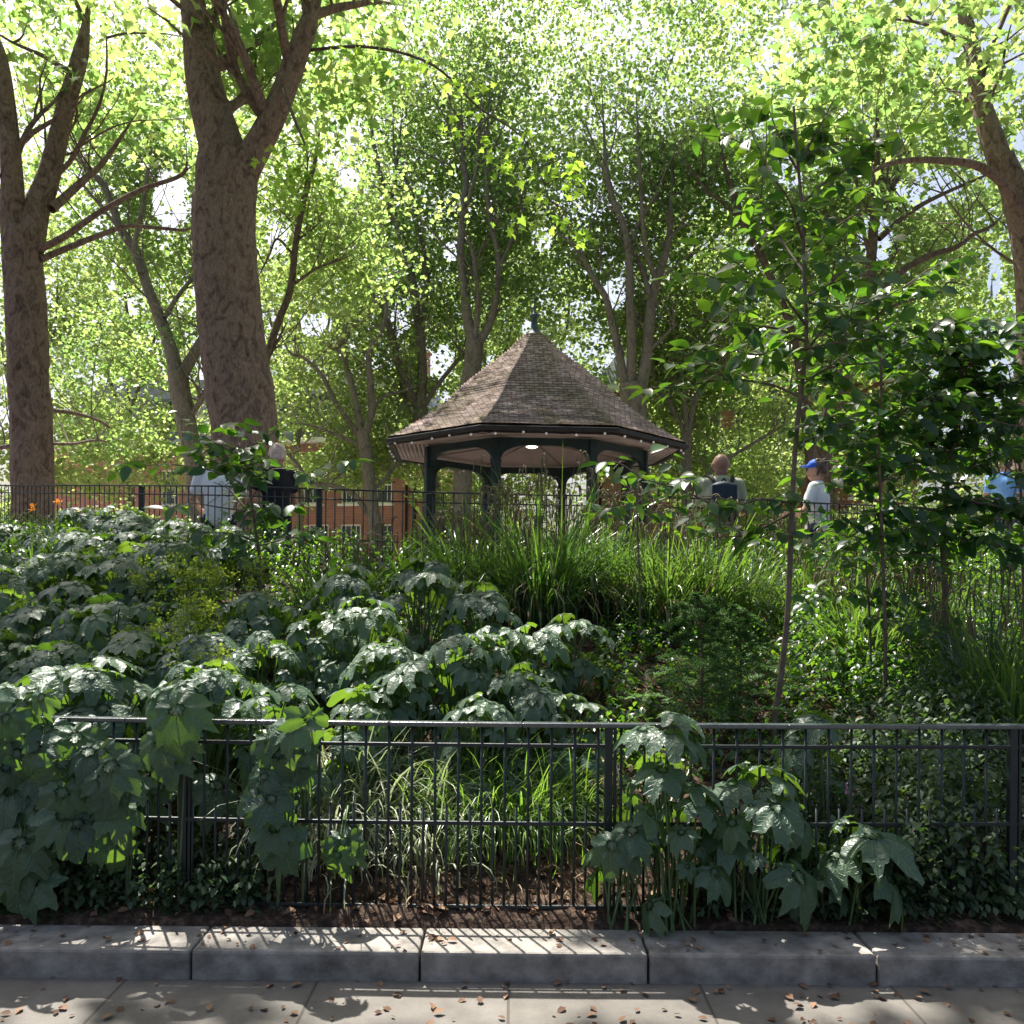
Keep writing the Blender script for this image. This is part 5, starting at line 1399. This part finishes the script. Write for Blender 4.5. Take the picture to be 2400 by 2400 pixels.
sapling('sapling', 'slim young tree with bare pinkish stem and broad oval leaves, right of the bald man', 5.0,
   [(1815, 1690), (1828, 1600), (1845, 1450), (1852, 1300), (1858, 1150), (1868, 1000), (1882, 880), (1890, 780), (1885, 650), (1880, 500), (1870, 380), (1860, 250)], .020,
   [[(1858, 1180), (1780, 1170, -.1), (1700, 1190, -.2), (1600, 1150, -.3), (1500, 1120, -.4)], [(1858, 1200), (1760, 1250, .1), (1680, 1260, .1)],
    [(1875, 930), (1800, 900, .1), (1700, 890, .1), (1600, 905, .1), (1510, 910, 0)], [(1885, 800), (1820, 770, -.1), (1740, 760, -.2), (1640, 750, -.3)],
    [(1888, 760), (1820, 680, -.3), (1740, 660, -.5), (1660, 665, -.7)], [(1885, 640), (1830, 560, .2), (1790, 480, .3), (1740, 440, .3)], [(1880, 560), (1850, 470, -.2), (1800, 400, -.3), (1780, 350, -.3)],
    [(1882, 600), (1950, 540, .1), (2010, 500, .2), (2070, 470, .2)], [(1882, 700), (1950, 660, -.2), (1990, 600, -.2)], [(1876, 480), (1930, 430, 0), (1980, 400, 0), (2020, 360, 0)],
    [(1880, 900), (1950, 860, .2), (2050, 850, .3), (2150, 830, .4)], [(1868, 1040), (1950, 1010, -.2), (2030, 980, -.3)], [(1870, 700), (1950, 720, .3), (2060, 700, .4), (2140, 660, .5)], [(1875, 820), (1980, 800, -.2), (2090, 790, -.2)],
    [(1884, 830), (1940, 760, 0), (1980, 740, 0)], [(1890, 780), (1790, 830, .2), (1700, 820, .3), (1620, 830, .3)], [(1870, 400), (1830, 330, 0), (1800, 250, 0)], [(1872, 380), (1920, 300, 0), (1960, 220, 0)]],
   leaf=.13, gap=.056, tint=.42, sub=6)
sapling('shrub', 'dense dark oval-leaved shrub filling the right side above the sedges', 6.0,
   [(2215, 1400), (2210, 1250), (2225, 1100), (2240, 1000), (2250, 900), (2240, 820)], .024,
   [[(2220, 1120), (2130, 1090, .2), (2050, 1080, .3), (1990, 1100, .4)], [(2225, 1080), (2150, 1010, 0), (2070, 970, -.1), (2000, 940, -.2)], [(2240, 980), (2180, 910, .2), (2110, 880, .3), (2030, 870, .3)],
    [(2240, 960), (2310, 910, 0), (2370, 900, -.1), (2440, 880, -.2)], [(2235, 1020), (2320, 1000, -.2), (2400, 1000, -.3), (2460, 1020, -.3)], [(2225, 1100), (2310, 1100, .1), (2400, 1130, .1)],
    [(2215, 1190), (2300, 1180, -.2), (2380, 1200, -.3), (2440, 1230, -.3)], [(2213, 1200), (2130, 1190, -.3), (2050, 1220, -.4), (1990, 1260, -.5)], [(2212, 1260), (2290, 1270, 0), (2370, 1290, 0)],
    [(2212, 1280), (2130, 1280, 0), (2060, 1300, 0)], [(2250, 900), (2290, 840, 0), (2340, 820, 0)], [(2245, 880), (2330, 800, .2), (2410, 760, .3)], [(2240, 940), (2150, 860, -.2), (2080, 790, -.3)], [(2225, 1060), (2120, 1040, .3), (2000, 1010, .5), (1930, 1000, .5)], [(2230, 1040), (2340, 1060, .2), (2430, 1080, .3)], [(2245, 860), (2200, 800, 0), (2170, 790, 0)], [(2240, 930), (2140, 950, -.4), (2060, 1020, -.5), (1980, 1040, -.6)]],
   leaf=.13, gap=.046, tint=.25, sub=15, cat='shrub')
sapling('shrub', 'leafy shrub partly hiding the two people by the massive trunk', 6.8,
   [(610, 1330), (600, 1250), (590, 1180), (580, 1110), (560, 1040)], .016,
   [[(600, 1230), (660, 1200, 0), (720, 1170, 0)], [(595, 1200), (520, 1190, 0), (450, 1180, 0), (390, 1190, 0)], [(590, 1150), (520, 1110, -.1), (420, 1090, -.1), (340, 1090, -.1), (290, 1085, -.1)],
    [(585, 1130), (640, 1100, 0), (700, 1105, 0), (730, 1120, 0)], [(570, 1070), (510, 1040, 0), (470, 1020, 0)], [(570, 1060), (620, 1030, 0), (660, 1050, 0)], [(605, 1270), (540, 1250, -.2), (480, 1250, -.2)], [(605, 1280), (680, 1260, .1), (740, 1260, .1)],
    [(580, 1100), (500, 1080, .2), (430, 1050, .2)], [(598, 1220), (540, 1150, .2), (500, 1130, .2)]],
   leaf=.15, gap=.062, tint=.35, sub=4, cat='shrub')
sapling('shrub', 'small oval-leaved shoots standing among the sedges under the right eave', 6.4,
   [(1500, 1400), (1495, 1250), (1490, 1150), (1480, 1110)], .009,
   [[(1490, 1160), (1450, 1120, 0), (1420, 1090, 0)], [(1490, 1180), (1550, 1140, 0), (1600, 1120, 0)], [(1492, 1200), (1540, 1200, 0), (1600, 1190, 0), (1650, 1220, 0)], [(1494, 1240), (1430, 1210, 0), (1390, 1200, 0)]],
   leaf=.13, gap=.07, tint=.5, sub=3, cat='shrub')
sapling('shrub', 'loose mid-green shrub between the slim sapling and the right edge, over the sedges', 5.7,
   [(2040, 1500), (2035, 1400), (2030, 1320), (2030, 1260)], .010,
   [[(2032, 1340), (1960, 1310, 0), (1900, 1290, 0)], [(2032, 1330), (2110, 1300, 0), (2180, 1300, 0)], [(2035, 1400), (1970, 1390, 0), (1910, 1380, 0)], [(2030, 1300), (2010, 1260, 0), (1960, 1240, 0)], [(2035, 1420), (2110, 1400, 0), (2180, 1450, 0), (2210, 1540, -.1)], [(2036, 1440), (2100, 1460, -.2), (2160, 1500, -.3)]],
   leaf=.10, gap=.05, tint=.5, sub=5, cat='shrub')

sapling('shrub', 'tall loose shrub between the slim sapling and the dense dark shrub', 5.5,
   [(2075, 1500), (2070, 1350), (2065, 1200), (2060, 1050), (2065, 900), (2060, 800), (2055, 700)], .014,
   [[(2065, 1180), (2000, 1140, 0), (1950, 1130, 0)], [(2062, 1080), (1990, 1040, .2), (1920, 1020, .3)], [(2062, 1020), (2120, 970, 0), (2180, 950, 0)], [(2064, 950), (1990, 900, 0), (1930, 880, 0)], [(2062, 850), (2120, 800, 0), (2190, 780, 0)],
    [(2060, 800), (2000, 750, 0), (1950, 740, 0)], [(2058, 740), (2100, 690, 0), (2150, 680, 0)], [(2068, 1260), (2130, 1240, 0), (2200, 1250, 0)], [(2064, 1130), (2130, 1100, 0), (2200, 1110, 0)]],
   leaf=.12, gap=.055, tint=.35, sub=5, cat='shrub')
sapling('shrub', 'dark leafy shrub half cut by the right edge in front of the edge trunk', 6.6,
   [(2400, 1420), (2395, 1250), (2390, 1100), (2385, 980), (2380, 900)], .016,
   [[(2390, 1120), (2330, 1070, 0), (2280, 1060, 0)], [(2388, 1050), (2340, 990, 0), (2300, 960, 0)], [(2385, 980), (2420, 920, 0), (2460, 900, 0)], [(2392, 1180), (2440, 1150, 0), (2480, 1150, 0)], [(2393, 1220), (2330, 1190, 0), (2280, 1190, 0)], [(2384, 940), (2340, 890, 0), (2310, 880, 0)], [(2396, 1280), (2340, 1270, 0), (2290, 1280, 0)]],
   leaf=.10, gap=.045, tint=.3, sub=9, cat='shrub')
# --- yew sapling --------------------------------------------------------------
def yew(px, pyt, d, label):
    t = P(px, pyt, d); gz = float(ground_z(t.x, d)); H = t.z - gz
    root = empty('yew_sapling', (t.x, d, gz), label, 'tree')
    tr = Acc(); tube(tr, spline([(t.x, d, gz - .05), (t.x + .02, d, gz + H * .5), (t.x, d, gz + H)], 6), np.linspace(.013, .003, 7)[:7] if False else np.linspace(.013, .003, len(spline([(0, 0, 0), (0, 0, 1), (0, 0, 2)], 6))), 8)
    tr.build('trunk', M['stem_brown'], root)
    fol = Acc(); st = Acc(); PP = []; TT = []
    for i in range(34):
        z = gz + H * (.15 + .85 * i / 34); L = (.44 * (1 - i / 46)) * rng.uniform(.6, 1.15)
        phi = i * 2.4; o = np.array([math.cos(phi), math.sin(phi), .25]); b = np.array([t.x, d, z])
        sp = spline([b, b + o * L * .5 + [0, 0, .03], b + o * L - [0, 0, .03]], 6); tube(st, sp, np.linspace(.004, .001, len(sp)), 4, cap=False)
        for j in range(2, len(sp)):
            for sgn in (-1, 1):
                sd = np.cross(o, [0, 0, 1.0]) * sgn; e = sp[j] + (sd * .8 + o * .6) * L * .33 * (1.2 - j / len(sp)) + rng.normal(0, .01, 3)
                s2 = np.linspace(sp[j], e, 10)
                for p in s2:
                    for sg in (-1, 1): PP.append(p); TT.append(np.cross(e - sp[j], [0, 0, sg]) / (np.linalg.norm(e - sp[j]) + 1e-6) + (e - sp[j]) * 3 + rng.normal(0, .2, 3))
    PP = np.array(PP); TT = np.array(TT); m = len(PP); NR = np.array([0, 0, 1.0]) + rng.normal(0, .4, (m, 3))
    V, q, tt = scatter(KITE * np.array([.28, 1, 1]) + np.array([0, .3, 0]), None, KITE_T, PP, rotm(NR, TT), rng.uniform(.016, .026, m))
    fol.add(V, q, tt, np.repeat(np.clip(rng.normal(.45, .3, m), 0, 1), 4)); fol.build('foliage', M['yew'], root, smooth=False); st.build('branches', M['stem_brown'], root)
yew(1640, 1400, 5.0, 'feathery dark yew sapling right of the lobed-leaf clumps')
yew(1730, 1430, 5.4, 'smaller feathery yew sapling left of the slim sapling')

# --- lime-yellow flowering plants ----------------------------------------------
def lime(px, pyt, d, label, n=26, spread=.26):
    t = P(px, pyt, d); gz = float(ground_z(t.x, d)); H = t.z - gz
    root = empty('flowering_plant', (t.x, d, gz), label, 'plant', 'lime-yellow flowering plants')
    fl = Acc(); st = Acc(); fo = Acc(); b = np.array([t.x, d, gz])
    for i in range(n):
        phi = rng.uniform(0, 6.28); r = spread * math.sqrt(rng.random()); c = b + np.array([r * math.cos(phi), r * math.sin(phi), H * rng.uniform(.6, 1.0)])
        sp = spline([b, (b + c) / 2 + [0, 0, .05], c], 5); tube(st, sp, np.linspace(.003, .0015, len(sp)), 4, cap=False)
        m = 26; o = rng.normal(0, .022, (m, 3)); V, q, tt = scatter(KITE, None, KITE_T, c + o, rotm(rand_unit(m) + [0, 0, .6], rand_unit(m)), rng.uniform(.012, .022, m)); fl.add(V, q, tt, rng.uniform(0, 1))
    m = 70; pos = b + rng.normal(0, 1, (m, 3)) * [spread * .6, spread * .6, 0] + np.stack([np.zeros(m), np.zeros(m), rng.uniform(.2, .75, m) * H], 1)
    V, q, tt = scatter(OVS * [1.3, 1, 1], OVSQ, None, pos, rotm(np.array([0, -.3, 1.0]) + rng.normal(0, .4, (m, 3)), rand_unit(m) + [0, -.3, -.3]), rng.uniform(.05, .1, m)); fo.add(V, q, tt, np.repeat(rng.uniform(.2, .9, m), len(OVS)))
    tag(fl.build('flowers', M['lime_flower'], root, smooth=False), kind='stuff'); st.build('stems', M['stem'], root); fo.build('foliage', M['ovate_leaf'], root)
for px, py, d, lab in [(390, 1320, 6.3, 'leftmost lime-flowered plant in the dark leaf mass'), (470, 1300, 6.4, 'lime-flowered plant below the shrub hiding two people'), (540, 1310, 6.2, 'lime-flowered plant, rightmost of the upper ones'),
                       (440, 1390, 5.7, 'lime-flowered plant in the middle of the dark leaf mass'), (360, 1460, 5.3, 'low lime-flowered plant above the silvery front leaves'), (520, 1400, 5.7, 'lime-flowered plant left of the silvery clumps'), (500, 1520, 4.8, 'lowest lime-flowered plant above the left post')]:
    lime(px, py, d, lab)
# orange lilies at left and small blooms
def lily(px, py, d, label):
    t = P(px, py, d); gz = float(ground_z(t.x, d)); root = empty('orange_flower', (t.x, d, gz), label, 'flower', 'orange flowers at the left')
    st = Acc(); b = np.array([t.x + .03, d, gz]); top = np.array(t); sp = spline([b, (b + top) / 2 + [.02, 0, .03], top], 5); tube(st, sp, np.linspace(.005, .002, len(sp)), 5)
    st.build('stem', M['stem'], root); a = Acc(); blades(a, 40, (t.x, d, gz), .06, (t.z - gz) * .9, .012, 1.0, tint=.6); a.build('blades', M['sedge'], root)
    m = 16; f = Acc(); V, q, tt = scatter(OVS, OVSQ, None, top + rng.normal(0, .018, (m, 3)), rotm(rand_unit(m), rand_unit(m) + [0, 0, .7]), rng.uniform(.02, .04, m)); f.add(V, q, tt, np.repeat(rng.random(m), len(OVS))); f.build('petals', M['orange_petal'], root)
lily(75, 1190, 8.3, 'orange flower left of the second one, below the far left trunk'); lily(136, 1180, 8.5, 'orange flower right of the far left trunk')
def posy(px, py, d, label):
    t = np.array(P(px, py, d)); gz = float(ground_z(t[0], d)); root = empty('pink_flower', (t[0], d, gz), label, 'flower'); st = Acc(); tube(st, spline([(t[0], d, gz), tuple(t)], 5), .002, 4); st.build('stem', M['stem'], root)
    m = 10; f = Acc(); V, q, tt = scatter(OVS, OVSQ, None, t + rng.normal(0, .01, (m, 3)), rotm(rand_unit(m), rand_unit(m)), rng.uniform(.015, .03, m)); f.add(V, q, tt, .5); f.build('petals', M['pink_petal'], root)
posy(2376, 1795, 3.95, 'small pink flower in front of the right end post'); posy(1988, 1845, 4.0, 'small pink flower among the nettles')

# --- stuff: nettles, ivy, small ground cover, litter ---------------------------
def scatter_cover(name, label, region, n, leaf, mat, hmax, tint=.5, dmax=8.5, T=OVS, TQ=OVSQ, cat='ground cover', lump=True):
    """region(px,d)->bool; leaves at random heights over the ground, in upright shoots"""
    X = []; 
    shoots = 0; P0 = []; NR = []; TI = []
    st = Acc()
    tries = 0
    while len(P0) < n and tries < n * 6:
        tries += 1
        d = rng.uniform(3.62, dmax); px = rng.uniform(-150, 2550); x = (px - HX) / F * d
        hh = region(px, d)
        if hh <= 0: continue
        gz = float(ground_z(x, d)); H = hmax * hh * rng.uniform(.55, 1.1)
        lean = rng.normal(0, .12, 2)
        k = max(4, int(H / leaf * 2.6))
        for i in range(k):
            t = (i + 1) / k; phi = i * 1.57 + rng.uniform(-.4, .4)
            p = np.array([x + lean[0] * t * H, d + lean[1] * t * H, gz + H * t])
            P0.append(p); o = np.array([math.cos(phi), math.sin(phi), 0]); TI.append(o + np.array([0, 0, -.45])); NR.append(np.array([0, 0, 1.0]) + o * .5 + rng.normal(0, .25, 3))
    P0, NR, TI = map(np.array, (P0, NR, TI)); m = len(P0)
    V, q, tt = scatter(T, TQ, None, P0, rotm(NR, TI), leaf * rng.uniform(.5, 1.2, m))
    a = Acc(); a.add(V, q, tt, np.repeat(np.clip(tint + rng.normal(0, .3, m), 0, 1), len(T)))
    return tag(a.build(name, M[mat], None), label, cat, kind='stuff')
def reg_nettle(px, d):
    if px < 1780 or d > 5.4: return 0
    e = min(1, (px - 1780) / 150)
    return (.85 + .35 * math.sin(px * .012) ) * e * (1 if d < 4.9 else .8)
scatter_cover('nettles', 'grey-green nettle-like growth behind and through the right half of the front railing', reg_nettle, 15000, .048, 'nettle', .46, .45, cat='nettles')
def reg_ivy(px, d):
    if d > 3.95: return 0
    return 1.0 if px < 640 else (.5 if 1650 < px < 2500 else 0)
scatter_cover('low_creeper', 'small-leaved creeper on the soil at the foot of the railing', reg_ivy, 7000, .04, 'nettle', .2, .25, cat='creeper')
def reg_back(px, d):
    x = (px - HX) / F * d
    if d > ring_depth(x) - .1: return 0
    if d > ring_depth(x) - 1.0: return 1.25 if px < 1900 else 1.5
    if px < 100 and d > 7.5: return .9
    if 640 < px < 1120 and d > 6.2: return .8
    if px > 1850 and d > 5.4: return 1.1
    if 1400 < px < 1900 and 4.6 < d < 8: return .65
    if 1250 < px < 1500 and 4.2 < d < 5.6: return .25
    return 0
scatter_cover('mixed_undergrowth', 'mixed small-leaved undergrowth covering the bank', reg_back, 56000, .055, 'ovate_leaf', .34, .45, 12.5, cat='undergrowth')
# litter of dead leaves and stems
m = 9000; d = rng.uniform(3.63, 6.5, m); x = rng.uniform(-3.6, 3.8, m) * d / 4.2
z = ground_z(x, d) + rng.uniform(.004, .03, m)
V, q, tt = scatter(OVS, OVSQ, None, np.stack([x, d, z], 1), rotm(np.array([0, 0, 1.0]) + rng.normal(0, .5, (m, 3)), rand_unit(m) * [1, 1, .2]), rng.uniform(.02, .06, m))
a = Acc(); a.add(V, q, tt, np.repeat(rng.random(m), len(OVS)))
tag(a.build('leaf_litter', M['litter'], None), 'brown dead leaves lying on the soil of the bed', 'leaf litter', kind='stuff')
a = Acc()
for i in range(90):
    px = rng.uniform(620, 1750); dd = rng.uniform(3.75, 5.2); x = (px - HX) / F * dd
    blades(a, 3, (x, dd, float(ground_z(x, dd))), .05, .3, .006, 2.6, 2.2, tint=.5)
tag(a.build('dead_grass', M['dead_blade'], None), 'dry straw-coloured grass blades fallen over the soil', 'dead grass', kind='stuff')
m = 420; d = rng.uniform(2.7, 3.55, m); x = rng.uniform(-2.4, 2.4, m); z = np.where(d > 3.36, .128, .012)
V, q, tt = scatter(OVS, OVSQ, None, np.stack([x, d, z], 1), rotm(np.array([0, 0, 1.0]) + rng.normal(0, .25, (m, 3)), rand_unit(m) * [1, 1, .1]), rng.uniform(.012, .05, m))
a = Acc(); a.add(V, q, tt, np.repeat(rng.random(m), len(OVS)))
tag(a.build('leaf_litter', M['litter'], None), 'dead leaves scattered on the kerb and pavement', 'leaf litter', kind='stuff')
print('done')
